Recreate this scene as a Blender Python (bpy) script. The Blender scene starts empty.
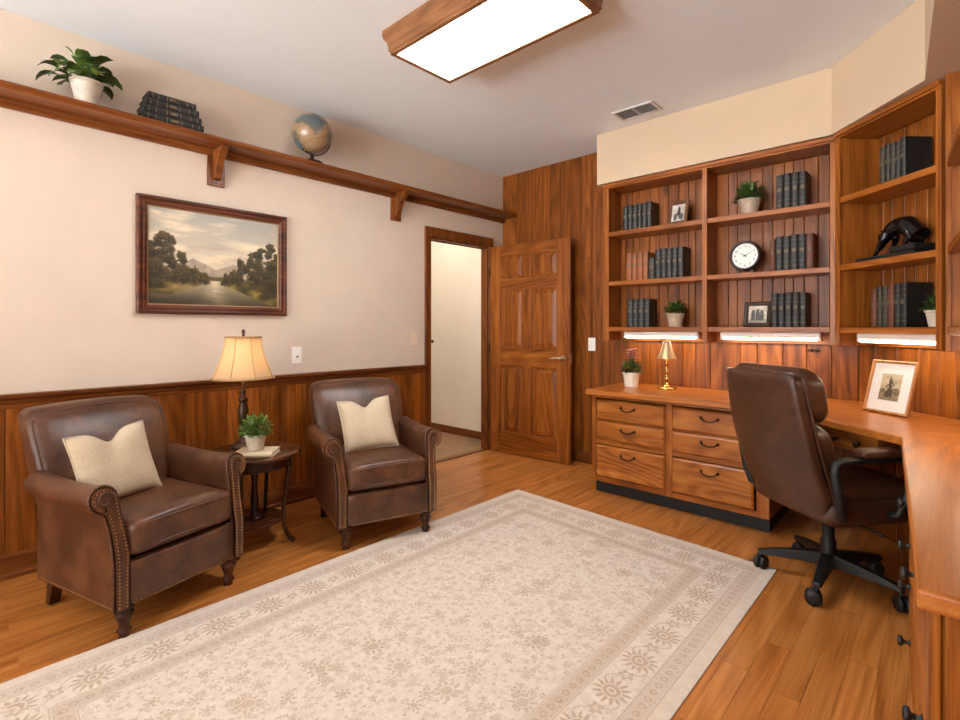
import bpy, bmesh, math, random
from mathutils import Vector, Matrix, Euler, noise as mnoise
PI = math.pi
C = bpy.context.scene.collection
SC = bpy.context.scene
R = math.radians

# ------------------------------------------------------------------ camera, world, exposure
CAM = (3.34, -3.94, 1.21)
cam = bpy.data.cameras.new('camera'); cam_o = bpy.data.objects.new('camera', cam); C.objects.link(cam_o)
cam_o.location = CAM
cam_o.rotation_euler = (R(90), 0, math.atan2(470, 506))
cam.sensor_width = 36; cam.lens = 36 * 506 / 960; cam.shift_y = -33 / 960; cam.clip_start = 0.02
SC.camera = cam_o
SC.view_settings.view_transform = 'Standard'; SC.view_settings.look = 'None'
SC.view_settings.gamma = 1; SC.view_settings.use_curve_mapping = False
SC.view_settings.exposure = 0.77
w = bpy.data.worlds.new('daylight'); SC.world = w; w.use_nodes = True
_nt = w.node_tree; _bg = _nt.nodes['Background']; _bg.inputs[1].default_value = 1.0
_tc = _nt.nodes.new('ShaderNodeTexCoord'); _sx = _nt.nodes.new('ShaderNodeSeparateXYZ'); _cr = _nt.nodes.new('ShaderNodeValToRGB')
_mr = _nt.nodes.new('ShaderNodeMapRange'); _mr.inputs[1].default_value = -1; _mr.inputs[2].default_value = 1
_nt.links.new(_tc.outputs['Generated'], _sx.inputs[0]); _nt.links.new(_sx.outputs[2], _mr.inputs[0]); _nt.links.new(_mr.outputs[0], _cr.inputs[0])
_cr.color_ramp.elements[0].position = .40; _cr.color_ramp.elements[0].color = (12.5, 12.8, 13.2, 1)     # unseen ground, made brighter than the sky to light the ceiling
_cr.color_ramp.elements[1].position = .56; _cr.color_ramp.elements[1].color = (2.0, 2.1, 2.2, 1)    # hazy sky
_nt.links.new(_cr.outputs[0], _bg.inputs[0])
CEIL_EMIT = 20.0      # ceiling fixture diffuser
TUBE_EMIT = 9.0      # under-cabinet tubes
LAMP_W = 1.2          # table lamp bulb
HALL_W = 13.0         # unseen lamp added for the hall

# ------------------------------------------------------------------ mesh helpers
class MB:
    """collects shapes; build() links them as one mesh object"""
    def __init__(s): s.bm = bmesh.new(); s.extra = []
    def mark(s, mat):
        """faces added from here on carry another material"""
        s.extra.append((len(s.bm.faces), mat)); return s
    def box(s, x0, x1, y0, y1, z0, z1):
        v = [s.bm.verts.new((x, y, z)) for z in (z0, z1) for y in (y0, y1) for x in (x0, x1)]
        for f in ((0,2,3,1),(4,5,7,6),(0,1,5,4),(2,6,7,3),(0,4,6,2),(1,3,7,5)): s.bm.faces.new([v[i] for i in f])
        return s
    def prism(s, poly, a0, a1, axis='z'):
        """poly: 2-D outline; extruded along axis. axis z: (x,y); axis y: (x,z); axis x: (y,z)"""
        def P(p, a):
            return (p[0], p[1], a) if axis == 'z' else ((p[0], a, p[1]) if axis == 'y' else (a, p[0], p[1]))
        A = [s.bm.verts.new(P(p, a0)) for p in poly]; B = [s.bm.verts.new(P(p, a1)) for p in poly]
        n = len(poly)
        s.bm.faces.new(A[::-1]); s.bm.faces.new(B)
        for i in range(n): s.bm.faces.new([A[i], A[(i+1) % n], B[(i+1) % n], B[i]])
        return s
    def lathe(s, prof, seg=24, c=(0,0,0), caps=True, mat=None):
        rings = []
        for r, z in prof:
            ring = []
            for k in range(seg):
                a = 2*PI*k/seg; p = Vector((r*math.cos(a), r*math.sin(a), z))
                if mat: p = mat @ p
                ring.append(s.bm.verts.new((p[0]+c[0], p[1]+c[1], p[2]+c[2])))
            rings.append(ring)
        for a, b in zip(rings, rings[1:]):
            for k in range(seg): s.bm.faces.new([a[k], a[(k+1) % seg], b[(k+1) % seg], b[k]])
        if caps: s.bm.faces.new(rings[0][::-1]); s.bm.faces.new(rings[-1])
        return s
    def tube(s, pts, r, seg=8, closed=False):
        pts = [Vector(p) for p in pts]; n = len(pts)
        rr = r if isinstance(r, (list, tuple)) else [r]*n
        rings = []; up = None
        for i, p in enumerate(pts):
            if closed: t = pts[(i+1) % n] - pts[i-1]
            else: t = pts[min(i+1, n-1)] - pts[max(i-1, 0)]
            t.normalize()
            if up is None: up = Vector((0,0,1)) if abs(t.z) < .9 else Vector((1,0,0))
            a = t.cross(up); a.normalize(); b = a.cross(t); up = b
            rings.append([s.bm.verts.new(p + rr[i]*(math.cos(2*PI*k/seg)*a + math.sin(2*PI*k/seg)*b)) for k in range(seg)])
        m = n if closed else n-1
        for i in range(m):
            A, B = rings[i], rings[(i+1) % n]
            for k in range(seg): s.bm.faces.new([A[k], A[(k+1) % seg], B[(k+1) % seg], B[k]])
        if not closed: s.bm.faces.new(rings[0][::-1]); s.bm.faces.new(rings[-1])
        return s
    def ball(s, c, r, seg=16, sc=(1,1,1)):
        prof = [(r*math.sin(PI*i/(seg//2))*1.0 if 0 < i < seg//2 else 1e-4, -r*math.cos(PI*i/(seg//2))) for i in range(seg//2+1)]
        return s.lathe(prof, seg, c, mat=Matrix.Diagonal((*sc, 1)))
    def cushion(s, c, size, r=.04, puff=0, n=10, rot=None, fn=None):
        """rounded, softly puffed box centred at c"""
        hx, hy, hz = (d/2 for d in size); r = min(r, hx, hy, hz)
        vd = {}
        def P(x, y, z):
            q = Vector((x*hx, y*hy, z*hz))
            inn = Vector((max(-hx+r, min(hx-r, q.x)), max(-hy+r, min(hy-r, q.y)), max(-hz+r, min(hz-r, q.z))))
            d = q - inn
            if d.length > 1e-9: q = inn + d.normalized()*r*min(1, max(abs(d.x), abs(d.y), abs(d.z))/r)
            if puff: q.z *= 1 + puff*(1-x*x)*(1-y*y); q.x *= 1 + .3*puff*(1-z*z)*(1-y*y)*.3; q.y *= 1 + .3*puff*(1-z*z)*(1-x*x)*.3
            if fn: q = fn(q, x, y, z)
            if rot: q = rot @ q
            return q + Vector(c)
        # denser sampling near the edges
        g = []
        for i in range(n+1):
            t = -1 + 2*i/n; g.append(math.copysign(abs(t)**.75, t))
        def V(i, j, k):
            if (i,j,k) not in vd: vd[(i,j,k)] = s.bm.verts.new(P(g[i], g[j], g[k]))
            return vd[(i,j,k)]
        for a in range(n):
            for b in range(n):
                for k, fl in ((0,1),(n,0)):
                    for ax in range(3):
                        q = [(a,b),(a+1,b),(a+1,b+1),(a,b+1)]
                        if fl: q = q[::-1]
                        if ax == 0: vs = [V(k,i,j) for i,j in q]
                        elif ax == 1: vs = [V(j,k,i) for i,j in q]
                        else: vs = [V(i,j,k) for i,j in q]
                        s.bm.faces.new(vs)
        return s
    def xf(s, M):
        bmesh.ops.transform(s.bm, matrix=M, verts=s.bm.verts[:]); return s
    def build(s, name, mat, parent=None, bevel=0, smooth=False, sub=0, loc=None, seg=2):
        s.bm.faces.ensure_lookup_table()
        for k, (n0, _) in enumerate(s.extra):
            for f in s.bm.faces[n0:]: f.material_index = k+1
        bmesh.ops.recalc_face_normals(s.bm, faces=s.bm.faces[:])
        me = bpy.data.meshes.new(name); s.bm.to_mesh(me); s.bm.free()
        if smooth:
            for p in me.polygons: p.use_smooth = True
        me.materials.append(mat)
        for _, x in s.extra: me.materials.append(x)
        o = bpy.data.objects.new(name, me); C.objects.link(o)
        if parent: o.parent = parent
        if loc: o.location = loc
        if bevel:
            m = o.modifiers.new('bevel', 'BEVEL'); m.width = bevel; m.segments = seg; m.limit_method = 'ANGLE'; m.angle_limit = R(40)
        if sub:
            m = o.modifiers.new('sub', 'SUBSURF'); m.levels = sub; m.render_levels = sub
        return o

def smooth_sharp(o, ang=40):
    me = o.data
    for p in me.polygons: p.use_smooth = True
    bm = bmesh.new(); bm.from_mesh(me)
    for e in bm.edges:
        if len(e.link_faces) == 2 and e.calc_face_angle(0) > R(ang): e.smooth = False
    bm.to_mesh(me); bm.free(); return o

def thing(name, label, cat, loc=(0,0,0), rz=0, group=None):
    o = bpy.data.objects.new(name, None); C.objects.link(o); o.empty_display_size = .1
    o.location = loc; o.rotation_euler = (0, 0, rz); o['label'] = label; o['category'] = cat
    if group: o['group'] = group
    return o
def tag(o, label, cat, group=None):
    o['label'] = label; o['category'] = cat
    if group: o['group'] = group
    return o
def struct(o): o['kind'] = 'structure'; return o
def dup(root, loc, rz=None, label=None, scale=None):
    r = root.copy(); C.objects.link(r); r.location = loc
    if rz is not None: r.rotation_euler = (0, 0, rz)
    if scale: r.scale = scale
    if label: r['label'] = label
    for ch in list(root.children):
        c = ch.copy(); C.objects.link(c); c.parent = r
        for g in list(ch.children):
            d = g.copy(); C.objects.link(d); d.parent = c
    return r

# ------------------------------------------------------------------ material helpers
def srgb(r, g, b):
    f = lambda c: c/12.92 if c <= .04045 else ((c+.055)/1.055)**2.4
    return (f(r/255), f(g/255), f(b/255), 1)
class NT:
    def __init__(s, name):
        s.m = bpy.data.materials.new(name); s.m.use_nodes = True; s.t = s.m.node_tree
        s.b = s.t.nodes['Principled BSDF']
    def n(s, typ, props={}, **inp):
        x = s.t.nodes.new(typ)
        for k, v in props.items(): setattr(x, k, v)
        for k, v in inp.items():
            k = int(k[1:]) if k[0] == '_' else k.replace('_', ' ')
            s.put(x.inputs[k], v)
        return x
    def put(s, sock, v):
        if isinstance(v, X): v = v.s
        if hasattr(v, 'is_linked') or isinstance(v, bpy.types.NodeSocket): s.t.links.new(v, sock)
        else: sock.default_value = v
    def math(s, op, *a):
        x = s.t.nodes.new('ShaderNodeMath'); x.operation = op
        for i, v in enumerate(a): s.put(x.inputs[i], v)
        return X(s, x.outputs[0])
    def mix(s, f, a, b, mode='MIX'):
        x = s.t.nodes.new('ShaderNodeMix'); x.data_type = 'RGBA'; x.blend_type = mode
        s.put(x.inputs[0], f); s.put(x.inputs[6], a); s.put(x.inputs[7], b); return x.outputs[2]
    def ramp(s, f, stops):
        x = s.t.nodes.new('ShaderNodeValToRGB'); s.put(x.inputs[0], f)
        e = x.color_ramp.elements
        while len(e) < len(stops): e.new(.5)
        for el, (p, c) in zip(e, stops): el.position = p; el.color = c
        return x.outputs[0]
    def out(s, color=None, rough=None, bump=None, bstr=.2, bdist=.01, **kw):
        if color is not None: s.put(s.b.inputs['Base Color'], color)
        if rough is not None: s.put(s.b.inputs['Roughness'], rough)
        for k, v in kw.items(): s.put(s.b.inputs[k.replace('_', ' ')], v)
        if bump is not None:
            bn = s.n('ShaderNodeBump', Strength=bstr, Distance=bdist, Height=bump)
            s.t.links.new(bn.outputs[0], s.b.inputs['Normal'])
        return s.m
class X:
    """a float socket with arithmetic"""
    def __init__(s, t, k): s.t = t; s.s = k
    def __add__(s, o): return s.t.math('ADD', s, o)
    __radd__ = __add__
    def __sub__(s, o): return s.t.math('SUBTRACT', s, o)
    def __rsub__(s, o): return s.t.math('SUBTRACT', o, s)
    def __mul__(s, o): return s.t.math('MULTIPLY', s, o)
    __rmul__ = __mul__
    def __truediv__(s, o): return s.t.math('DIVIDE', s, o)
    def lt(s, o): return s.t.math('LESS_THAN', s, o)
    def gt(s, o): return s.t.math('GREATER_THAN', s, o)

def plain(name, rgb, rough=.5, metal=0, nvar=0, nscale=20, bump=0, **kw):
    t = NT(name)
    c = srgb(*rgb)
    if nvar:
        co = t.n('ShaderNodeTexCoord').outputs['Object']
        nz = t.n('ShaderNodeTexNoise', Vector=co, Scale=nscale, Detail=4).outputs['Fac']
        d = tuple(x*(1-nvar) for x in c[:3])+(1,); l = tuple(min(1, x*(1+nvar)) for x in c[:3])+(1,)
        c = t.ramp(nz, [(.3, d), (.7, l)])
        return t.out(c, rough, bump=nz if bump else None, bstr=bump, Metallic=metal, **kw)
    return t.out(c, rough, Metallic=metal, **kw)

def wood(name, dark, mid, light, axis='z', rough=.35, isl=.25, across=13, along=.9, knots=0, coat=0, bump=.06, fine=.34, figure=.09, mitre=False):
    t = NT(name)
    co = t.n('ShaderNodeTexCoord').outputs['Object']
    ri = t.n('ShaderNodeNewGeometry').outputs['Random Per Island']
    oi = t.n('ShaderNodeObjectInfo').outputs['Random']
    off = X(t, ri)*17.3 + X(t, oi)*9.1
    cb = t.n('ShaderNodeCombineXYZ', X=off, Y=off*1.7, Z=off*.6).outputs[0]
    if mitre:      # the return of the worktop is cut with its grain running along the other wall
        q = t.n('ShaderNodeSeparateXYZ', Vector=co); gx, gy = X(t, q.outputs[0]), X(t, q.outputs[1])
        k = (gy + .511 - (gx - 1.788)*.66).lt(0)*gx.gt(1.78)
        sw = t.n('ShaderNodeCombineXYZ', X=gy, Y=gx, Z=q.outputs[2]).outputs[0]
        mxv = t.n('ShaderNodeMix', {'data_type': 'VECTOR'}); t.put(mxv.inputs[0], k); t.put(mxv.inputs[4], co); t.put(mxv.inputs[5], sw); co = mxv.outputs[1]
    v = t.n('ShaderNodeVectorMath', {'operation': 'ADD'}, _0=co, _1=cb).outputs[0]
    def mp(a, b):
        s = {'x': (b, a, a), 'y': (a, b, a), 'z': (a, a, b)}[axis]
        return t.n('ShaderNodeMapping', Vector=v, Scale=s).outputs[0]
    n1 = t.n('ShaderNodeTexNoise', Vector=mp(across*1.5, along*.7), Scale=1, Detail=6, Roughness=.6, Distortion=.25).outputs['Fac']
    # cathedral figure: rings from a slowly varying field
    n2 = t.n('ShaderNodeTexNoise', Vector=mp(across*.3, along*.5), Scale=1, Detail=1, Distortion=.15).outputs['Fac']
    ring = t.math('SINE', X(t, n2)*95)*.5 + .5
    n3 = t.n('ShaderNodeTexNoise', Vector=mp(across*16, along*5), Scale=1, Detail=3, Roughness=.7).outputs['Fac']
    f = X(t, n1)*.50 + ring*figure + X(t, n3)*fine + (.25 - figure*.5 - fine*.5)
    col = t.ramp(f, [(.36, srgb(*dark)), (.5, srgb(*mid)), (.68, srgb(*light))])
    val = X(t, ri)*isl + (1 - isl*.5) + (X(t, oi) - .5)*.08
    hv = t.n('ShaderNodeHueSaturation', Hue=.504, Value=val, Color=col).outputs[0]
    if knots:
        vo = t.n('ShaderNodeTexVoronoi', {'feature': 'F1'}, Vector=mp(5, 1.6), Scale=knots).outputs['Distance']
        k = t.ramp(vo, [(.05, (1,1,1,1)), (.13, (0,0,0,1))])
        hv = t.mix(X(t, k)*.75, hv, srgb(dark[0]*.55, dark[1]*.5, dark[2]*.45))
    return t.out(hv, rough, bump=f.s, bstr=bump, bdist=.004, Coat_Weight=coat, Coat_Roughness=.15, Specular_IOR_Level=.32)

def leather(name, dark, mid, light, rough=.4):
    t = NT(name)
    co = t.n('ShaderNodeTexCoord').outputs['Object']
    n1 = t.n('ShaderNodeTexNoise', Vector=co, Scale=7, Detail=5, Roughness=.6, Distortion=.6).outputs['Fac']
    n2 = t.n('ShaderNodeTexNoise', Vector=co, Scale=38, Detail=4).outputs['Fac']
    vo = t.n('ShaderNodeTexVoronoi', Vector=co, Scale=230).outputs['Distance']
    f = X(t, n1)*.75 + X(t, n2)*.25
    c = t.ramp(f, [(.34, srgb(*dark)), (.5, srgb(*mid)), (.68, srgb(*light))])
    r = t.math('ADD', X(t, n2)*.25, rough-.12)
    return t.out(c, r, bump=(X(t, vo)*.3 + X(t, n2)*1.2).s, bstr=.12, bdist=.004)

def fabric(name, rgb, rgb2):
    t = NT(name)
    co = t.n('ShaderNodeTexCoord').outputs['Object']
    n1 = t.n('ShaderNodeTexNoise', Vector=co, Scale=140, Detail=3).outputs['Fac']
    n0 = t.n('ShaderNodeTexNoise', Vector=co, Scale=12, Detail=4).outputs['Fac']
    f = X(t, n1)*.6 + X(t, n0)*.4
    return t.out(t.ramp(f, [(.25, srgb(*rgb2)), (.7, srgb(*rgb))]), .95, bump=f.s, bstr=.25, bdist=.002, Sheen_Weight=.2)

def emit(name, rgb, strength):
    t = NT(name)
    return t.out(srgb(*rgb), .4, Emission_Color=srgb(*rgb), Emission_Strength=strength)

def vcol_mat(name, rough=.5):
    t = NT(name)
    a = t.n('ShaderNodeVertexColor', {'layer_name': 'pigment'})
    return t.out(a.outputs['Color'], rough)

W = {}
PD, PM, PL = (84, 39, 10), (134, 69, 20), (170, 98, 38)
W['panel'] = wood('knotty panelling', PD, PM, PL, 'z', .38, .42, knots=.9)
W['wains'] = wood('wainscot boards', PD, PM, PL, 'z', .36, .38, knots=.9)
W['cabz'] = wood('oak vertical grain', (100, 48, 13), (148, 79, 26), (180, 108, 45), 'z', .32, .1)
W['cabx'] = wood('oak horizontal grain', (100, 48, 13), (148, 79, 26), (180, 108, 45), 'x', .32, .1)
W['caby'] = wood('oak grain front to back', (100, 48, 13), (148, 79, 26), (180, 108, 45), 'y', .32, .1)
W['drawer'] = wood('drawer front oak', (114, 56, 16), (160, 88, 32), (190, 118, 54), 'x', .35, .1, across=12, along=1.6, figure=.11)
W['top'] = wood('worktop oak', (136, 70, 24), (168, 93, 37), (192, 118, 56), 'x', .28, .1, across=11, mitre=True)
W['door'] = wood('door oak', (86, 39, 10), (134, 69, 21), (168, 97, 38), 'z', .32, .1)
W['doorx'] = wood('door rail oak', (86, 39, 10), (134, 69, 21), (168, 97, 38), 'x', .32, .1)
W['trimy'] = wood('trim along the left wall', (70, 33, 10), (114, 58, 22), (146, 84, 36), 'y', .35, .1)
W['trimx'] = wood('trim along the back wall', (70, 33, 10), (114, 58, 22), (146, 84, 36), 'x', .35, .1)
W['trimz'] = wood('upright trim', (70, 33, 10), (114, 58, 22), (146, 84, 36), 'z', .35, .1)
W['floor'] = wood('oak floor boards', (138, 76, 32), (178, 108, 52), (204, 136, 76), 'y', .3, .2, across=10, along=.8, coat=.08, bump=.03)
W['dark'] = wood('dark turned wood', (34, 16, 8), (62, 30, 16), (92, 50, 26), 'z', .3, .05)
W['darkx'] = wood('dark table top wood', (44, 22, 10), (78, 40, 20), (108, 62, 32), 'y', .25, .05)
W['frame'] = wood('picture frame wood', (52, 22, 12), (88, 42, 24), (120, 62, 36), 'y', .35, .1)
W['pale'] = wood('photo frame oak', (140, 86, 46), (184, 124, 76), (208, 152, 104), 'z', .4, .1)
W['fixt'] = wood('ceiling fixture oak', (92, 56, 32), (128, 82, 50), (154, 106, 70), 'x', .4, .1)
LE = leather('armchair leather', (58, 32, 17), (82, 48, 27), (110, 69, 41), .38)
LO = leather('office chair leather', (54, 31, 19), (69, 41, 26), (86, 54, 35), .36)
LD = leather('office chair cushion leather', (54, 30, 19), (72, 42, 27), (90, 56, 37), .46)
PIL = fabric('cream linen', (208, 190, 162), (180, 160, 130))
BRASS = plain('aged brass nails', (168, 128, 84), .35, 1)
GOLD = plain('brass', (206, 164, 96), .25, 1)
DKMET = plain('dark bronze metal', (58, 44, 34), .4, .8)
BLKMET = plain('black powder coat', (22, 21, 21), .42)
BLKPL = plain('black plastic', (18, 18, 18), .5)
NICK = plain('satin nickel', (196, 186, 170), .3, 1)
WHITE = plain('white plastic', (244, 240, 232), .4)
ALMOND = plain('almond plastic', (226, 206, 180), .45)
SLOT = plain('dark slot', (70, 68, 66), .6)
TOEK = plain('black toe kick vinyl', (22, 20, 18), .55)
PAGES = plain('book pages', (222, 206, 170), .8, nvar=.1, nscale=200)
CERAM = plain('mottled cream ceramic', (205, 192, 172), .5, nvar=.16, nscale=22)
CERAM2 = plain('beige stone pot', (176, 156, 132), .55, nvar=.15, nscale=30)
CERAMW = plain('white ribbed pot', (232, 218, 198), .5, nvar=.05)
SOIL = plain('potting soil', (50, 34, 22), .95, nvar=.3, nscale=90)
def leafmat(name, a, b):
    t = NT(name)
    ri = t.n('ShaderNodeNewGeometry').outputs['Random Per Island']
    c = t.ramp(ri, [(0, srgb(*a)), (1, srgb(*b))])
    return t.out(c, .42, Subsurface_Weight=0)
LEAF = leafmat('glossy dark leaves', (44, 70, 26), (104, 128, 50))
LEAFB = leafmat('fresh green leaves', (52, 92, 30), (110, 146, 58))
LEAFD = leafmat('deep green leaves', (36, 66, 24), (84, 112, 46))
STEM = plain('plant stem', (84, 96, 48), .6)
PINK = leafmat('pink petals', (214, 84, 110), (238, 150, 160))
BLACKST = plain('polished black stone', (16, 15, 15), .16, nvar=.4, nscale=14)
BLACKBASE = plain('dark rough plinth', (26, 24, 22), .5, nvar=.3, nscale=40)

def plaster(name, rgb, var=.03, scale=3, rough=.9):
    t = NT(name)
    co = t.n('ShaderNodeTexCoord').outputs['Object']
    n1 = t.n('ShaderNodeTexNoise', Vector=co, Scale=scale, Detail=5, Roughness=.6).outputs['Fac']
    n2 = t.n('ShaderNodeTexNoise', Vector=co, Scale=70, Detail=4).outputs['Fac']
    c = srgb(*rgb)
    d = tuple(x*(1-var) for x in c[:3])+(1,); l = tuple(min(1, x*(1+var)) for x in c[:3])+(1,)
    return t.out(t.ramp(n1, [(.3, d), (.7, l)]), rough, bump=n2, bstr=.06, bdist=.004)
WALLP = plaster('cream plaster wall', (214, 197, 178), .035)
SOFP = plaster('beige plaster soffit', (208, 184, 154))
CEILP = plaster('white ceiling paint', (232, 238, 241), .012)
HALLP = plaster('hall plaster', (238, 228, 214))

# ------------------------------------------------------------------ setting
H = 2.74
YF = -7.4          # unseen front wall, set far back to even out the window light
XR = 3.65          # right wall
rnd = random.Random(4)
# floor of separate boards running along the left wall
m = MB(); wd = .083; x = 0.0
while x < XR:
    y = YF - rnd.random()*1.0
    while y < 0:
        L = rnd.uniform(.5, 1.3)
        a, b = max(y, YF), min(y+L, 0)
        if b-a > .02: m.box(x, min(x+wd-.0008, XR), a, b-.0008, -.02, 0)
        y += L
    x += wd
m.box(0, XR, YF, 0, -.03, -.0205)
struct(m.build('floor', W['floor']))
struct(MB().box(-.12, XR+.1, YF-.1, .12, H, H+.08).build('ceiling', CEILP))
# left wall with the doorway
DY0, DY1, DZ = -.994, -.235, 2.003
m = MB().box(-.07, 0, YF, DY0, 0, H).box(-.07, 0, DY1, 0, 0, H).box(-.07, 0, DY0, DY1, DZ, H)
struct(m.build('wall_left', WALLP))
def boards(m, along0, along1, z0, z1, fn, lo=.09, hi=.2, gap=.002, seed=1, split=0):
    """upright boards between along0..along1; fn(a,b,z0,z1) adds one"""
    r = random.Random(seed); a = along0
    while a < along1 - .02:
        b = min(a + r.uniform(lo, hi), along1)
        zs = [z0, z1]
        if split and r.random() < split: zs = [z0, z0 + (z1-z0)*r.uniform(.2, .85), z1]
        for c, d in zip(zs, zs[1:]): fn(a, b-gap, c, d - (.001 if d < z1 else 0))
        a = b
# back wall: backing plus boards; stands 10 cm proud behind the built-ins
m = MB().box(-.12, 3.75, .02, .12, 0, H).box(1.302, 3.0, -.08, .02, 0, 2.33)
boards(m, 0, 1.30, 0, H, lambda a, b, c, d: m.box(a, b, 0, .02, c, d), .06, .13, seed=3, split=.6)
boards(m, 1.302, 2.93, 0, 2.33, lambda a, b, c, d: m.box(a, b, -.1, -.08, c, d), .08, .2, seed=8)
struct(m.build('wall_back', W['panel'], bevel=.003, seg=1))
# diagonal corner wall (local frame: x along the wall, y into it)
m = MB()
boards(m, 0, 1.02, 0, 2.33, lambda a, b, c, d: m.box(a, b, 0, .03, c, d), .09, .17, seed=12)
o = m.build('wall_corner', W['panel'], bevel=.003, seg=1); o.location = (2.932, -.104, 0); o.rotation_euler = (0, 0, R(-45)); struct(o)
m = MB().box(XR, XR+.1, YF, .02, 0, H); struct(m.build('wall_right', WALLP))
m = MB(); boards(m, -4.6, -.80, 0, 2.335, lambda a, b, c, d: m.box(XR-.016, XR-.001, a, b, c, d), .08, .18, seed=17)
struct(m.build('wall_right_panelling', W['panel'], bevel=.003, seg=1))
# unseen front wall; its broad window is added to let world light in
m = MB().box(0, 0.15, YF-.1, YF, 0, H).box(3.5, XR, YF-.1, YF, 0, H).box(.15, 3.5, YF-.1, YF, 2.5, H).box(.15, 3.5, YF-.1, YF, 0, .25)
struct(m.build('wall_front', WALLP))
m = MB()
for xx in (.15, 1.25, 2.36, 3.46): m.box(xx, xx+.04, YF-.08, YF-.03, .25, 2.5)
m.box(.15, 3.5, YF-.08, YF-.03, .25, .29).box(.15, 3.5, YF-.08, YF-.03, 2.46, 2.5)
struct(m.build('added_window_1', WHITE, bevel=.004))
# hall beyond the doorway
struct(MB().box(-1.9, -.001, -2.4, .05, -.03, -.001).build('floor_hall', (lambda t: t.out(t.ramp(t.n('ShaderNodeTexVoronoi', Vector=t.n('ShaderNodeTexCoord').outputs['Object'], Scale=5).outputs['Color'], [(.2, srgb(128, 102, 76)), (.5, srgb(164, 128, 90)), (.8, srgb(150, 116, 84))]), .45))(NT('hall slate tile'))))
struct(MB().box(-2.0, -.072, .05, .15, 0, H).build('wall_hall', HALLP))
struct(MB().box(-2.0, -1.9, -2.4, .05, 0, H).box(-1.9, -.072, -2.5, -2.4, 0, H).build('wall_hall_far', HALLP))
struct(MB().box(-2.0, -.072, -2.5, .15, H, H+.08).build('ceiling_hall', CEILP))
struct(MB().box(-1.9, -.072, .036, .05, 0, .085).build('baseboard_hall', W['trimx'], bevel=.004))
hl = bpy.data.lights.new('added hall light', 'AREA'); hl.energy = HALL_W; hl.size = .35; hl.color = (1, .91, .78)  # unseen area lamp added to light the hall, without a fixture
ho = bpy.data.objects.new('added_hall_light', hl); C.objects.link(ho); ho.location = (-.75, -.75, 2.70)
# doorway lining and casing
m = MB().box(-.076, .004, DY0-.004, DY0+.018, 0, DZ).box(-.076, .004, DY1-.014, DY1+.004, 0, DZ).box(-.076, .004, DY0, DY1, DZ-.018, DZ+.004)
m.box(-.06, -.045, DY0+.018, DY0+.026, 0, DZ-.018).box(-.06, -.045, DY0+.018, DY1-.014, DZ-.026, DZ-.018)
struct(m.build('trim_1', W['trimz'], bevel=.003))
m = MB().box(0.002, .026, DY0-.063, DY0, 0, DZ+.083).box(.002, .026, DY1, DY1+.063, 0, DZ).box(.002, .028, DY0, DY1+.063, DZ, DZ+.083)
struct(m.build('trim_2', W['trimz'], bevel=.006))
struct(MB().box(-.071, .0, DY0+.02, DY1-.02, -.001, .006).build('trim_3', W['trimy'], bevel=.002))  # threshold strip
# wainscot
m = MB().box(.001, .006, YF, DY0-.065, .1, .84)
boards(m, YF, DY0-.064, .1, .845, lambda a, b, c, d: m.box(.004, .018, a, b, c, d), .085, .15, seed=21)
struct(m.build('wall_left_wainscot', W['wains'], bevel=.004, seg=1))
prof = [(.001, .815), (.022, .815), (.024, .835), (.03, .842), (.032, .86), (.05, .868), (.052, .886), (.001, .886)]
m = MB(); m.prism([(p[0], p[1]) for p in prof], YF, DY0-.064, 'y')
struct(m.build('trim_4', W['trimy'], bevel=.002))
m = MB(); m.prism([(.001, 0), (.034, 0), (.034, .018), (.026, .026), (.026, .10), (.02, .118), (.001, .118)], YF, DY0-.064, 'y')
struct(m.build('baseboard_left', W['trimy'], bevel=.002))
m = MB().box(.04, 1.29, -.014, -.001, 0, .1); struct(m.build('baseboard_back', W['trimx'], bevel=.004))
# plaster soffit over the built-ins
SOF = [(1.278, -.002), (1.278, -.35), (2.83, -.35), (3.256, -.853), (3.256+.06*6.4, -.853-6.4), (XR-.002, -.853-6.4), (XR-.002, -.002)]
m = MB().prism(SOF, 2.342, H-.002); struct(m.build('wall_soffit', SOFP))

# ------------------------------------------------------------------ six-panel door, standing open against the back wall
door = bpy.data.objects.new('door_1', None); C.objects.link(door); struct(door)
door.location = (.034, -.215, .008); door.rotation_euler = (0, 0, R(4.2))
DW, DH, DT = .875, 1.985, .04
ys = -DT/2
# rails and stiles
for a, b in ((0, .115), (DW-.125, DW)): struct(MB().box(a, b, ys, -ys, 0, DH).build('stile', W['door'], door, bevel=.003))
rows = [(.20, .83), (1.0, 1.56), (1.66, 1.885)]
zr = [0, rows[0][0], rows[0][1], rows[1][0], rows[1][1], rows[2][0], rows[2][1], DH]
for i in range(0, 8, 2): struct(MB().box(.1155, DW-.1255, ys, -ys, zr[i], zr[i+1]).build('rail', W['doorx'], door, bevel=.003))
for a, b in rows: struct(MB().box(.375, .475, ys, -ys, a+.0005, b-.0005).build('mullion', W['door'], door, bevel=.003))
for a, b in rows:
    for x0, x1 in ((.115, .375), (.475, DW-.125)):
        m = MB().box(x0, x1, -.008, .008, a, b)
        # sloped raised field on both faces
        for sgn in (-1, 1):
            o_, i_ = .016, .05
            v = [m.bm.verts.new((x, sgn*yy, z)) for (q, yy) in ((o_, .0081), (i_, .0165)) for (x, z) in ((x0+q, a+q), (x1-q, a+q), (x1-q, b-q), (x0+q, b-q))]
            for k in range(4): m.bm.faces.new([v[k], v[(k+1) % 4], v[4+(k+1) % 4], v[4+k]])
            m.bm.faces.new(v[4:])
        struct(m.build('door_panel', W['door'], door))
m = MB()
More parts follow.
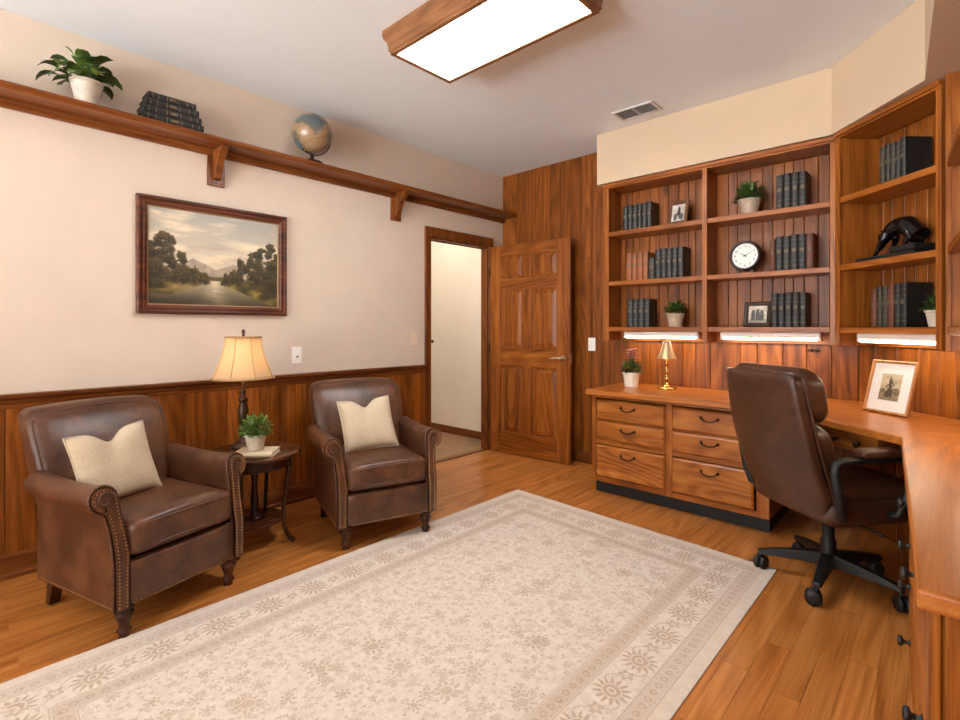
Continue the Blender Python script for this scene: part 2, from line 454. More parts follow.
for sg in (-1, 1):
    m.lathe([(.026, 0), (.026, .008), (.011, .012), (.011, .045)], 16, (DW-.065, sg*.0205, .925), mat=Matrix.Rotation(R(90)*sg, 4, 'X').inverted() if sg > 0 else Matrix.Rotation(R(90), 4, 'X'))
    m.tube([(DW-.062, sg*.06, .925), (DW-.10, sg*.063, .928), (DW-.15, sg*.06, .922), (DW-.185, sg*.055, .916)], [.010, .009, .008, .006], 8)
struct(m.build('door_handle', NICK, door, smooth=True))
m = MB().box(DW+.0005, DW+.002, -.012, .012, .88, .97); struct(m.build('latch_plate', NICK, door))
for hz in (.25, 1.0, 1.75):
    m = MB().lathe([(.007, -.045), (.007, .045)], 10, (-.006, -.024, hz)); struct(m.build('hinge', DKMET, door, smooth=True))

# ------------------------------------------------------------------ ledge shelf high on the left wall
LZ = 2.33
led = thing('wall_shelf', 'long dark-stained wooden ledge high along the cream left wall', 'shelf', (0, 0, LZ))
m = MB().prism([(.002, -.03), (.185, -.03), (.195, -.022), (.2, -.012), (.2, -.004), (.195, 0), (.002, 0)], YF+.05, -.004, 'y')
m.build('board', W['trimy'], led, bevel=.001)
m = MB().prism([(.002, -.031), (.045, -.031), (.034, -.045), (.03, -.06), (.02, -.066), (.002, -.066)], YF+.05, -.004, 'y')
m.build('moulding', W['trimy'], led, bevel=.001)
def bracket(y):
    m = MB().box(.003, .02, y-.05, y+.05, -.25, -.067)
    b = m.build('bracket', W['trimz'], led, bevel=.003)
    q = [(.021, -.032), (.165, -.032), (.16, -.05), (.125, -.075), (.09, -.11), (.07, -.15), (.058, -.19), (.045, -.21), (.021, -.215)]
    m = MB().prism(q, y-.022, y+.022, 'y'); m.build('corbel', W['trimy'], b, bevel=.004)
    m = MB()
    for dy in (-.028, 0, .028): m.ball((.0205, y+dy, -.232), .005, 8)
    m.build('screw_cap', DKMET, b, smooth=True)
for y in (-2.758, -1.37, -4.15): bracket(y)

# ------------------------------------------------------------------ ceiling fixture and vent
FX0, FX1, FY0, FY1 = 1.19, 2.22, -2.37, -1.885
fx = thing('ceiling_light', 'long fluorescent ceiling light in a coved oak frame', 'ceiling light', ((FX0+FX1)/2, (FY0+FY1)/2, H-.002))
a, b = (FX1-FX0)/2, (FY1-FY0)/2
prof = [(0, 0), (0, -.03), (.006, -.045), (.018, -.06), (.022, -.085), (.022, -.105), (.03, -.112), (.03, -.122), (.055, -.122), (.055, -.0)]
m = MB(); rings = []
for off, z in prof:
    rings.append([m.bm.verts.new((sx*(a-off), sy*(b-off), z)) for sx, sy in ((-1,-1),(1,-1),(1,1),(-1,1))])
for A, B in zip(rings, rings[1:]+rings[:1]):
    for k in range(4): m.bm.faces.new([A[k], A[(k+1) % 4], B[(k+1) % 4], B[k]])
m.build('frame', W['fixt'], fx, bevel=.002)
MB().box(-a+.056, a-.056, -b+.056, b-.056, -.116, -.108).build('diffuser', emit('lit acrylic diffuser', (250, 252, 255), CEIL_EMIT), fx)
vt = thing('ceiling_vent', 'grey slatted air vent in the white ceiling', 'vent', (1.72, -.57, H-.002))
m = MB()
m.box(-.15, .15, -.09, -.075, -.012, 0).box(-.15, .15, .075, .09, -.012, 0).box(-.15, -.13, -.075, .075, -.012, 0).box(.13, .15, -.075, .075, -.012, 0).box(-.006, .006, -.075, .075, -.011, 0)
m.build('frame', plain('vent paint', (206, 202, 198), .5), vt, bevel=.002)
MB().box(-.13, .13, -.075, .075, -.0025, -.001).build('duct', plain('dark duct', (120, 120, 120), .8), vt)
for k in range(7):
    y = -.064 + k*.0213
    MB().prism([(y-.009, -.010), (y-.007, -.0105), (y+.007, -.0035), (y+.005, -.003)], -.129, .129, 'x').build('slat', plain('vent slat', (205, 205, 205), .5) if k == 0 else bpy.data.materials['vent slat'], vt)

# ------------------------------------------------------------------ built-in bookcases
ZB, ZT = 1.10, 2.335
shelf_z = [1.957, 1.568, 1.21]
def bookcase(name, label, loc, rz, L, bays, D, cornice=True):
    """local x along the face, y into the depth; bays: inner x ranges"""
    t = thing(name, label, 'bookcase', loc, rz)
    posts = [(0, bays[0][0])] + [(bays[i][1], bays[i+1][0]) for i in range(len(bays)-1)] + [(bays[-1][1], L)]
    for i, (p, q) in enumerate(posts):
        zt = 2.30 if cornice else 2.3415
        m = MB().box(p, q, 0, .02, ZB, zt)                    # face-frame stile
        m.box(p+.002, q-.002, .02, D-.014, ZB+.002, zt-.001)
        m.build('upright', W['cabz'], t, bevel=.002)
    if cornice: MB().prism([(.02, 2.3005), (.02, ZT), (-.012, ZT), (-.012, 2.312), (0, 2.310), (0, 2.3005)], 0, L, 'x').build('cornice', W['cabx'], t, bevel=.002)
    if cornice: MB().box(.002, L-.002, .0205, D-.014, 2.3005, 2.318).build('top_panel', W['cabx'], t)
    m = MB(); boards(m, .002, L-.002, 1.18, 2.299, lambda a_, b_, c, d: m.box(a_, b_, D-.013, D-.002, c, d), .05, .085, seed=int(L*100))
    m.build('back_panel', W['panel'], t, bevel=.003, seg=1)
    for (p, q) in bays:
        for z in shelf_z:
            MB().box(p+.0005, q-.0005, .004, D-.0135, z-.034, z).build('shelf', W['cabx'], t, bevel=.003)
        MB().box(p+.001, q-.001, D-.034, D-.014, ZB, ZB+.07).build('cleat', W['cabx'], t, bevel=.002)
    return t
bc = bookcase('bookcase', 'wide oak wall bookcase with two bays above the drawer cabinet', (1.32, -.33, 0), 0, 1.526, [(.05, .763), (.796, 1.498)], .228)
E45 = R(-45)
PD0 = (2.851, -.371)
def dg(x, y, z=0):   # diagonal unit's local frame to the room
    return (PD0[0] + (x+y)*math.sqrt(.5), PD0[1] + (y-x)*math.sqrt(.5), z)
bd = bookcase('bookcase', 'oak corner bookcase with one bay set diagonally beside the wide bookcase', (*PD0, 0), E45, .65, [(.032, .622)], .245)
# right-hand run: only its far end shows
RA = math.atan2(-.998, .068)
br = bookcase('bookcase', 'oak bookcase on the right wall, at the right edge of the photo', (3.318, -.848, 0), RA, 1.9, [(.02, 1.88)], .2, False)
br.location = (3.325, -.85, 0)

# ------------------------------------------------------------------ under-cabinet tube lights
TUBE = emit('lit tube lens', (255, 236, 205), TUBE_EMIT)
def tube_light(label, loc, rz, L):
    t = thing('tube_light', label, 'light', loc, rz, 'tube lights under the bookcases')
    m = MB().box(-L/2, L/2, -.045, .045, -.034, 0)
    m.build('housing', WHITE, t, bevel=.006)
    m = MB().prism([(-.041, -.0345), (-.041, -.042), (-.034, -.050), (.034, -.050), (.041, -.042), (.041, -.0345)], -L/2+.02, L/2-.02, 'x')
    m.build('lens', TUBE, t, bevel=.003)
    for s in (-1, 1):
        e = s*L/2
        MB().prism([(-.045, -.0345), (-.045, -.042), (-.035, -.052), (.035, -.052), (.045, -.042), (.045, -.0345)], min(e, e-s*.019), max(e, e-s*.019), 'x').build('end_cap', WHITE, t, bevel=.002)
    return t
tz = 1.1745
tube_light('white tube light under the left bay, above the brass lamp', (1.755, -.235, tz), 0, .57)
tube_light('white tube light under the right bay of the wide bookcase', (2.475, -.235, tz), 0, .58)
tube_light('white tube light under the corner bookcase, above the white-matted photograph', dg(.35, .09, tz), E45, .50)
q = Matrix.Rotation(RA, 4, 'Z') @ Vector((.5, .1, 0))
tube_light('white tube light under the right wall bookcase, at the photo edge', (3.325+q.x, -.85+q.y, tz), RA, .85)

# ------------------------------------------------------------------ worktop, drawer cabinet, desk pedestal
TZ = .76
top = [(1.405, -.103), (1.405, -.74), (2.605, -.74), (3.193, -1.251), (3.30, -2.80), (XR-.002, -2.80), (XR-.002, -.83), (2.925, -.103)]
wt = thing('worktop', 'long oak worktop running under the bookcases and around the corner', 'worktop', (1.405, -.74, .72))
top[4] = (3.298, -2.79); top[5] = (XR-.018, -2.79); top[6] = (XR-.018, -.83)
MB().prism([(p[0]-1.405, p[1]+.74) for p in top], .004, .04).build('slab', W['top'], wt, bevel=.007, seg=3)
def handle_pull(parent, x, y, z):
    m = MB()
    pts = [(x-.05, y-.004, z+.006), (x-.047, y-.016, z+.004), (x-.03, y-.024, z-.008), (x, y-.027, z-.013), (x+.03, y-.024, z-.008), (x+.047, y-.016, z+.004), (x+.05, y-.004, z+.006)]
    m.tube(pts, [.007, .005, .0045, .005, .0045, .005, .007], 8)
    for s in (-1, 1): m.ball((x+s*.05, y-.004, z+.006), .009, 10, (1, .5, 1.2))
    return m.build('handle', DKMET, parent, smooth=True)
dc = thing('drawer_cabinet', 'oak base cabinet with six drawers below the worktop', 'cabinet', (1.427, -.68, 0))
CL = 1.153
for a, b in ((0, .03), (.545, .59), (1.085, CL)): MB().box(a, b, 0, .02, .1, .718).build('stile', W['cabz'], dc, bevel=.002)
for z0, z1 in ((.10, .135), (.70, .718), (.535, .55), (.37, .402)):
    for a, b in ((.0305, .5445), (.5905, 1.0845)): MB().box(a, b, .001, .02, z0, z1).build('rail', W['cabx'], dc, bevel=.002)
m = MB().box(0, .018, .021, .56, .1, .718).box(CL-.018, CL, .021, .56, .1, .718).box(.018, CL-.018, .54, .56, .1, .718).box(.018, CL-.018, .021, .54, .1, .118)
m.build('carcass', W['cabz'], dc, bevel=.002)
MB().box(-.015, CL-.02, .088, .56, 0, .099).build('toe_kick', TOEK, dc)
for x0, x1 in ((.042, .545), (.592, 1.075)):
    for z0, z1 in ((.547, .693), (.402, .535), (.142, .366)):
        m = MB()
        A = [m.bm.verts.new((x, yy, z)) for (q_, yy) in ((0, -.001), (0, -.010), (.012, -.019)) for (x, z) in ((x0+q_, z0+q_), (x1-q_, z0+q_), (x1-q_, z1-q_), (x0+q_, z1-q_))]
        for s_ in (0, 4):
            for k in range(4): m.bm.faces.new([A[s_+k], A[s_+(k+1) % 4], A[s_+4+(k+1) % 4], A[s_+4+k]])
        m.bm.faces.new(A[8:]); m.bm.faces.new(A[:4])
        d = m.build('drawer', W['drawer'], dc, bevel=.0015)
        handle_pull(d, (x0+x1)/2-.005, -.0195, (z0+z1)/2+(.02 if z1-z0 < .2 else .055))
# knee-space pencil drawer under the diagonal edge
ux, uy = (3.193-2.605), (-1.251+.74); ul = math.hypot(ux, uy); ka = math.atan2(uy, ux)
kd = thing('pencil_drawer', 'shallow oak pencil drawer under the diagonal desk edge', 'drawer', (2.605, -.74, 0), ka)
MB().box(.30, .62, .05, .068, .63, .715).build('front_panel', W['cabx'], kd, bevel=.004)
MB().box(.31, .61, .0685, .21, .635, .71).build('drawer_box', W['cabx'], kd)
for s in (.52, .68):
    MB().lathe([(.006, 0), (.006, .015), (.015, .02), (.015, .028), (.008, .032)], 12, (ul*s, .0495, .672), mat=Matrix.Rotation(R(90), 4, 'X')).build('knob', DKMET, kd, smooth=True)
# right pedestal (its frame: x along its face towards the viewer, y away from the knee space)
pr = thing('desk_pedestal', 'oak desk pedestal with black knobs under the right-hand worktop', 'cabinet', (3.193+.016+.068*.40, -1.251-.40, 0), RA)
PL_ = 1.10
MB().box(0, PL_, .018, .26, .06, .718).build('carcass', W['cabz'], pr, bevel=.003)
MB().box(0.02, PL_-.02, .05, .26, 0, .059).build('toe_kick', TOEK, pr)
MB().box(PL_-.055, PL_+.012, 0, .0175, 0.0, .718).build('stile', W['cabz'], pr, bevel=.004)
for i, (x0, x1) in enumerate(((.02, .50), (.52, PL_-.06))):
    zs = ((.58, .70), (.45, .56), (.32, .43), (.09, .30)) if i == 0 else ((.52, .70), (.09, .50))
    for z0, z1 in zs:
        nm = 'drawer' if z1-z0 < .25 else 'door'
        d = MB().box(x0, x1, 0, .017, z0, z1).build(nm, W['drawer'], pr, bevel=.005)
        kx = (x0+x1)/2-.1 if nm == 'drawer' else x1-.10
        kz = (z0+z1)/2 if nm == 'drawer' else .42
        MB().lathe([(.012, 0), (.006, .004), (.006, .016), (.016, .021), (.016, .028), (.010, .032)], 14, (kx, -.0005, kz), mat=Matrix.Rotation(R(90), 4, 'X')).build('knob', BLKMET, d, smooth=True)
m = MB(); boards(m, .022, .26, .0, .718, lambda a_, b_, c, d: m.box(PL_+.001, PL_+.009, a_, b_, c, d), .04, .06, seed=5)
m.build('end_panel', W['cabz'], pr, bevel=.004)

# ------------------------------------------------------------------ outlets and switches
def plate(name, label, cat, loc, axis, kind, mat=WHITE):
    t = thing(name, label, cat, loc, 0 if axis == 'y' else R(90))
    MB().box(-.036, .036, -.006, 0, -.058, .058).build('cover_plate', mat, t, bevel=.003)
    if kind == 'outlet':
        for dz in (-.02, .02):
            MB().prism([(.016*math.cos(k*PI/8), .014*math.sin(k*PI/8)+dz) for k in range(16)], -.0085, -.0061, 'y').build('socket', mat, t)
            MB().box(-.007, -.005, -.0092, -.0086, dz-.004, dz+.006).box(.005, .007, -.0092, -.0086, dz-.004, dz+.006).build('slot', SLOT, t)
    elif kind == 'jack':
        MB().lathe([(.016, 0), (.013, .004)], 20, (0, -.0061, -.01), mat=Matrix.Rotation(R(90), 4, 'X')).build('ring', mat, t, smooth=False)
        MB().lathe([(.007, 0), (.006, .008), (.003, .009)], 12, (0, -.0102, -.01), mat=Matrix.Rotation(R(90), 4, 'X')).build('jack', plain('jack metal', (120, 118, 116), .3, .8), t, smooth=True)
    else:
        MB().box(-.009, .009, -.009, -.0061, -.02, .02).build('rocker_frame', mat, t, bevel=.001)
        MB().prism([(-.009, -.004), (-.014, .011), (-.009, .013)], -.005, .005, 'x').build('toggle', mat, t)
    return t
plate('cable_outlet', 'white wall plate with one round jack above the chair rail', 'outlet', (.001, -2.225, 1.015), 'x', 'jack')
plate('light_switch', 'cream light switch on the wall left of the doorway', 'switch', (.001, -1.175, 1.11), 'x', 'switch', ALMOND)
plate('light_switch', 'white switch on the wood panelling right of the open door', 'switch', (1.028, -.001, 1.057), 'y', 'switch')
plate('power_outlet', 'cream outlet plate on the panelling, half hidden by the office chair', 'outlet', (2.215, -.101, .865), 'y', 'outlet', ALMOND)
jk = thing('jamb_knob', 'small dark round knob on the left side of the door opening', 'knob', (.027, -1.004, 1.085))
MB().lathe([(.006, 0), (.006, .012), (.013, .018), (.013, .026), (.006, .031)], 14, mat=Matrix.Rotation(R(90), 4, 'Y')).build('knob_body', DKMET, jk, smooth=True)
hk = thing('coat_hook', 'small dark metal catch on the panelling under the right tube light', 'hook', (2.70, -.101, 1.06))
MB().box(-.035, .035, -.004, 0, -.008, .008).build('plate', DKMET, hk, bevel=.002)
MB().lathe([(.009, 0), (.007, .012), (.004, .014)], 12, (-.012, -.0041, 0), mat=Matrix.Rotation(R(90), 4, 'X')).build('knob', DKMET, hk, smooth=True)
MB().lathe([(.009, 0), (.007, .012), (.004, .014)], 12, (.016, -.0041, 0), mat=Matrix.Rotation(R(90), 4, 'X')).build('knob', DKMET, hk, smooth=True)

# ------------------------------------------------------------------ rug
RW, RL, RT = 1.722, 2.95, .006
def rug_mat():
    t = NT('woven cream rug')
    co = t.n('ShaderNodeTexCoord').outputs['Object']
    sp = t.n('ShaderNodeSeparateXYZ', Vector=co)
    x = X(t, sp.outputs[0]); y = X(t, sp.outputs[1]) * -1.0
    y = y - x*.057
    nz = t.n('ShaderNodeTexNoise', Vector=co, Scale=45, Detail=3)
    wob = (X(t, nz.outputs['Fac']) - .5)*.012
    dx = t.math('MINIMUM', x, RW - x); dy = t.math('MINIMUM', y, RL - y)
    d = t.math('MINIMUM', dx, dy)
    side = dx.lt(dy)
    s = side*y + (1 - side)*x
    def band(a, b): return d.gt(a)*d.lt(b)
    def petals(px, py, rad, n, ph=0.0):
        r = t.math('SQRT', px*px + py*py)
        th = t.math('ARCTAN2', py, px)
        return r, (t.math('COSINE', th*n + ph)*.22 + .78)*rad
    def ring_(r, a, b): return r.gt(a)*r.lt(b)
    # rosettes along the main border, small buds between them
    P_ = .205
    c = t.math('FRACT', s/P_) - .5
    cx_, cy_ = c*P_ + wob, d - .192 + wob
    r, lim = petals(cx_, cy_, .066, 14.0)
    th = t.math('ARCTAN2', cy_, cx_)
    spoke = t.math('COSINE', th*14.0).lt(-.55)*r.gt(.028)
    ros = r.lt(lim)*(1 - spoke*.45)*(1 - ring_(r, .030, .035)*.8)*(1 - ring_(r, .010, .016))
    c2 = t.math('FRACT', s/P_ + .5) - .5
    r2, lim2 = petals(c2*P_ + wob*1.5, d - .192 + wob, .030, 5.0)
    ros2 = r2.lt(lim2)*r2.gt(.010)
    vb = t.n('ShaderNodeTexVoronoi', Vector=co, Scale=44, Randomness=1.0)
    tiny = ring_(X(t, vb.outputs['Distance']), .10, .30)
    vine = t.math('ABSOLUTE', t.math('SINE', s*(2*PI/P_))*.05 - (d - .192)).lt(.0045)
    main = band(.122, .262)
    bmask = main*t.math('MAXIMUM', t.math('MAXIMUM', ros, ros2*.85), t.math('MAXIMUM', tiny*.42, vine*.6)*r.gt(.066))
    # guard bands
    gc = t.math('ABSOLUTE', t.math('FRACT', s/.042) - .5)*.042
    g1r = t.math('SQRT', gc*gc + (d - .088)*(d - .088))
    g2r = t.math('SQRT', gc*gc + (d - .298)*(d - .298))
    g1 = band(.060, .116)*(.34 + tiny*.2 + ring_(g1r, .006, .013)*.35)
    g2 = band(.270, .326)*(.46 + tiny*.2 + ring_(g2r, .006, .014)*.3)
    ln = band(.052, .058) + band(.116, .122) + band(.262, .268) + band(.328, .333)
    # field: scattered flower heads of several sizes, buds and curling stems
    fld = d.gt(.336)
    def flowers(sc, rad, n, keep, ring):
        vo = t.n('ShaderNodeTexVoronoi', {'voronoi_dimensions': '2D'}, Vector=co, Scale=sc, Randomness=.9)
        dv = t.n('ShaderNodeVectorMath', {'operation': 'SUBTRACT'}, _0=co, _1=vo.outputs['Position']).outputs[0]
        q = t.n('ShaderNodeSeparateXYZ', Vector=dv)
        rnd_ = X(t, t.n('ShaderNodeSeparateColor', Color=vo.outputs['Color']).outputs[0])
        qx, qy = X(t, q.outputs[0]) + wob, X(t, q.outputs[1]) + wob
        rr, ll = petals(qx, qy, rad, n)
        sp = t.math('COSINE', t.math('ARCTAN2', qy, qx)*n).lt(-.6)*rr.gt(rad*.4)
        return rr.lt(ll)*rnd_.lt(keep)*(1 - sp*.6)*(1 - ring_(rr, rad*ring, rad*ring + rad*.14)*.8)*(rnd_*.7 + .55)
    f1 = flowers(4.6, .046, 10.0, .55, .42)
    f2 = flowers(9.5, .027, 7.0, .62, .4)
    f3 = flowers(19.0, .015, 5.0, .72, .36)
    f4 = flowers(34.0, .009, 3.0, .8, 2.0)
    ns = t.n('ShaderNodeTexNoise', Vector=co, Scale=15, Detail=1, Distortion=2.6).outputs['Fac']
    st = t.math('ABSOLUTE', X(t, ns) - .5).lt(.010)
    fm = fld*t.math('MAXIMUM', t.math('MAXIMUM', f1*.72, f2*.66), t.math('MAXIMUM', t.math('MAXIMUM', f3*.6, f4*.5), st*.34))
    mask = bmask*.68 + g1*.85 + g2*.9 + ln*.5 + fm
    wear = t.n('ShaderNodeTexNoise', Vector=co, Scale=26, Detail=6, Roughness=.75).outputs['Fac']
    mask = t.math('MINIMUM', mask*(X(t, wear)*1.3 + .2), 1.0)
    base = t.ramp(wear, [(.35, srgb(214, 198, 180)), (.65, srgb(230, 216, 200))])
    edge = d.lt(.05)
    base = t.mix(edge*.35, base, srgb(216, 198, 176))
    col = t.mix(mask, base, srgb(164, 132, 98))
    wv = X(t, t.n('ShaderNodeTexNoise', Vector=co, Scale=420, Detail=1).outputs['Fac'])
    col = t.mix(.22, col, t.ramp(wv, [(.3, srgb(150, 140, 128)), (.7, (1, 1, 1, 1))]), 'MULTIPLY')
    return t.out(col, .95, bump=(wv*.6 + mask*.4).s, bstr=.35, bdist=.003, Sheen_Weight=.15)
m = MB()
def sk(x, y): return (x, -y - x*.057)
m.prism([sk(0, 0), sk(0, RL), sk(RW, RL), sk(RW, 0)], 0, RT)
rug = m.build('area_rug', rug_mat(), bevel=.003, loc=(.990, -.997, .0005))
tag(rug, 'large cream patterned rug with floral border on the wood floor', 'rug')

# ------------------------------------------------------------------ armchairs (local: faces +x, y to its left)
def armchair(label, loc, rz):
    t = thing('armchair', label, 'armchair', loc, rz, 'brown leather armchairs')
    Wd, Dp, AT = .288, .30, .052          # half width, half depth of the base, arm thickness
    z0 = .125; ai = Wd-AT
    MB().box(-Dp, Dp-.014, -ai, ai, z0, .30).build('base', LE, t, bevel=.012, seg=3)
    m = MB().cushion((Dp-.008, 0, .213), (.03, 2*ai-.004, .168), .012, n=6)
    m.mark(BRASS); y = -ai+.014
    while y < ai-.01: m.ball((Dp+.008, y, z0+.014), .0042, 6, (.7, 1, 1)); y += .0135
    m.build('front_rail', LE, t, smooth=True)
    # arms: rolled section carried back along the chair
    def arm_prof(g=0):
        # (s, z): s measured outwards from the inner face, z up
        cx, cz, rr = .062, .548, .050+g
        p = [(-g, z0), (-g, .28), (-.004-g, .34), (-.002-g, .385), (.004-g, .43), (.008-g, .475), (.011-g, .515)]
        for k in range(0, 15):
            a = R(172 - k*(172+80)/14); p.append((cx+rr*math.cos(a), cz+rr*math.sin(a)))
        p += [(.064+g, .482), (.058+g, .45), (.054+g, .41), (.053+g, .36), (AT+.001+g, .31), (AT+g, .25), (AT+g, z0)]
        return p
    rk = lambda z: -.055*max(0, (z-.31)/.24)**1.1      # the arm front rakes back from the elbow to the scroll
    for s in (-1, 1):
        m = MB(); pf = arm_prof(); n = 8; rings = []
        for i in range(n+1):
            x = -Dp+.035 + (2*Dp-.048)*i/n
            drop = .010*math.sin(PI*i/n)      # gentle sag between back and scroll
            rings.append([m.bm.verts.new((x + rk(z)*i/n, s*(ai+q), z - (drop if z > .4 else 0))) for q, z in pf])
        for A, B in zip(rings, rings[1:]):
            for k in range(len(pf)-1): m.bm.faces.new([A[k], A[k+1], B[k+1], B[k]])
            m.bm.faces.new([A[-1], A[0], B[0], B[-1]])
        m.bm.faces.new(rings[0]); m.bm.faces.new(rings[-1][::-1])
        m.box(-Dp, -Dp+.06, min(s*(ai+.002), s*(Wd-.002)), max(s*(ai+.002), s*(Wd-.002)), z0, .50)
        arm = m.build('arm', LE, t); smooth_sharp(arm, 45)
        # raised front facing edged with nails
        m = MB(); ins = arm_prof(-.005)
        A = [m.bm.verts.new((Dp-.013+rk(z), s*(ai+q), z+(.004 if z == z0 else 0))) for q, z in ins]
        B = [m.bm.verts.new((Dp+.005+rk(z), s*(ai+q), z+(.004 if z == z0 else 0))) for q, z in ins]
        m.bm.faces.new(A)
        for k in range(len(ins)): m.bm.faces.new([A[k], A[(k+1) % len(ins)], B[(k+1) % len(ins)], B[k]])
        # face: strips across from the inner edge to the outer one, so the rake stays smooth
        cB = m.bm.verts.new((Dp+.006+rk(.548), s*(ai+.062), .548))
        for k in range(6, 21): m.bm.faces.new([B[k], B[k+1], cB])
        lo = [B[i] for i in range(0, 7)]; hi = [B[i] for i in range(len(ins)-1, 20, -1)]
        for i in range(6): m.bm.faces.new([lo[i], lo[i+1], hi[i+1], hi[i]])
        m.bm.faces.new([lo[6], cB, hi[6]])
        m.mark(BRASS)
        rowp = [(q, z) for q, z in arm_prof(-.012) if z > z0+.01]
        rowp = [(rowp[0][0], z0+.012)] + rowp + [(rowp[-1][0], z0+.012)]
        acc = 0
        for (q0, za), (q1, zb) in zip(rowp, rowp[1:]):
            L_ = math.hypot(q1-q0, zb-za)
            while acc <= L_:
                f = acc/L_; m.ball((Dp+.006+rk(za+(zb-za)*f), s*(ai+q0+(q1-q0)*f), za+(zb-za)*f), .0042, 6, (.7, 1, 1)); acc += .0135
            acc -= L_
        x = -Dp+.01
        while x < Dp-.01: m.ball((x, s*(Wd+.0005), z0+.010), .0042, 6, (1, .7, 1)); x += .0135
        m.build('arm_front', LE, arm)
        m = MB(); m.tube([(Dp-.010+rk(z), s*(ai+q), z) for q, z in arm_prof(.001)], .0052, 8)
        m.build('piping', LE, arm, smooth=True)
        m = MB(); sp = []
        for k in range(24):
            a = R(210 - k*20); r_ = .036 - .0013*k
            sp.append((Dp+.007+rk(.548+r_*math.sin(a)), s*(ai+.062+r_*math.cos(a)), .548+r_*math.sin(a)))
        m.tube(sp, .004, 6); m.build('scroll', LE, arm, smooth=True)
    # seat cushion
    m = MB()
    def sf(q, x, y, z): q.z += .014*(1-y*y)*(z > 0); return q
    m.cushion((.045, 0, .380), (.53, 2*ai-.006, .142), .034, .07, n=12, fn=sf)
    seat = m.build('seat_cushion', LE, t, smooth=True)
    hy = ai-.012
    for zz in (.430, .335):
        m = MB().tube([(.292, -hy+.004, zz), (.304, -hy+.03, zz+.002), (.3105, -.08, zz+.006), (.3105, .08, zz+.006), (.304, hy-.03, zz+.002), (.292, hy-.004, zz)], .0045, 6)
        m.build('piping', LE, seat, smooth=True)
    # back: leans towards the wall and flares to a rolled top
    def lean(q, y, u):
        q.x -= .20*u + .03*max(0, u-.72)**2/.08
        q.y *= .94 + .10*min(1, u*1.25) - .03*max(0, u-.86)/.14
        q.z -= .014*y*y*u*u
        return q
    def bf(q, x, y, z):
        u = (z+1)/2
        if x > 0: q.x += .022*math.sin(PI*min(1, u*1.05))*(1-y*y)
        return lean(q, y, u)
    m = MB().cushion((-.215, 0, .560), (.155, 2*ai+.11, .59), .05, 0, n=14, fn=bf)
    back = m.build('backrest', LE, t, smooth=True)
    pp = []; hw = ai+.055-.012
    def bp(y, u):
        q = Vector((.055, y*hw, -.295+.59*u)); q = lean(q, y, u); return q + Vector((-.215+.006, 0, .560))
    for k in range(9): pp.append(bp(-1, .32+.60*k/8))
    for k in range(1, 12): pp.append(bp(-1+2*k/12, .955+.012*math.sin(PI*k/12)))
    for k in range(9): pp.append(bp(1, .92-.60*k/8))
    MB().tube(pp, .005, 6).build('piping', LE, back, smooth=True)
    # legs
    for sx, sy in ((1, -1), (1, 1), (-1, -1), (-1, 1)):
        m = MB()
        if sx > 0: m.lathe([(.018, 0), (.022, .004), (.018, .013), (.025, .024), (.028, .032), (.018, .042), (.022, .06), (.032, .088), (.035, .096), (.020, .106), (.035, .115), (.035, .1245)], 18, (.262, sy*.235, 0))
        else: m.prism([(-.30, 0), (-.268, 0), (-.225, .1245), (-.285, .1245)], sy*.235-.022, sy*.235+.022, 'y')
        m.build('leg', W['dark'], t, smooth=(sx > 0), bevel=0 if sx > 0 else .003)
    return t
ACL = (.663, -3.292, 0); ACR = (.748, -2.112, 0)
armchair('brown leather armchair left of the small round table, nearest the camera', ACL, R(16)).scale = (1, .965, 1)
armchair('brown leather armchair right of the round table, beside the doorway', ACR, R(-18))

def throw_pillow(label, chair, rz, local, tilt, size, roll=0):
    """square pillow with a chopped top edge; stands on the seat, leaning on the back"""
    M = Matrix.Translation(chair) @ Matrix.Rotation(rz, 4, 'Z')
    loc = M @ Vector(local)
    t = thing('throw_pillow', label, 'pillow', loc, rz, 'cream throw pillows')
    h = size/2; n = 24
    m = MB(); g = {}
    RM = Matrix.Rotation(tilt, 4, 'Y') @ Matrix.Rotation(roll, 4, 'X')
    def P(u, v, s):
        k = (1-u**4)*(1-v**4)
        th = .052*(max(k, 0)**.55)*s
        pin = 1 - .055*(1-v*v)*abs(u)**3
        pin2 = 1 - .055*(1-u*u)*abs(v)**3
        y, z = u*h*pin, v*h*pin2
        chop = max(0, v)**2*math.exp(-(u/.30)**2)
        z -= .055*chop*h/.17
        th *= 1 - .45*math.exp(-(u/.25)**2)*max(0, v)
        th += .006*math.sin(9*u+3*v)*k*s*.3
        return RM @ Vector((th, y, z)) + Vector((0, 0, h))
    for s in (1, -1):
        for i in range(n+1):
            for j in range(n+1):
                u, v = -1+2*i/n, -1+2*j/n
                e = i in (0, n) or j in (0, n)
                key = (i, j, 0 if e else s)
                if key not in g: g[key] = m.bm.verts.new(P(u, v, s))
        for i in range(n):
            for j in range(n):
                q = [g.get((a_, b_, s)) or g[(a_, b_, 0)] for a_, b_ in ((i, j), (i+1, j), (i+1, j+1), (i, j+1))]
                m.bm.faces.new(q if s > 0 else q[::-1])
    m.build('cover', PIL, t, smooth=True)
    m = MB(); ring = []
    for i in range(n): ring.append(P(-1+2*i/n, -1, 1))
    for j in range(n): ring.append(P(1, -1+2*j/n, 1))
    for i in range(n): ring.append(P(1-2*i/n, 1, 1))
    for j in range(n): ring.append(P(-1, 1-2*j/n, 1))
    m.tube(ring, .004, 6, closed=True)
    m.build('piping', PIL, t, smooth=True)
    return t
throw_pillow('cream linen pillow with a notched top, on the left armchair', ACL, R(16), (-.055, -.095, .445), R(-20), .32, R(4.5))
throw_pillow('cream linen pillow with a notched top, on the right armchair', ACR, R(-18), (-.045, -.02, .446), R(-27), .33, R(3))

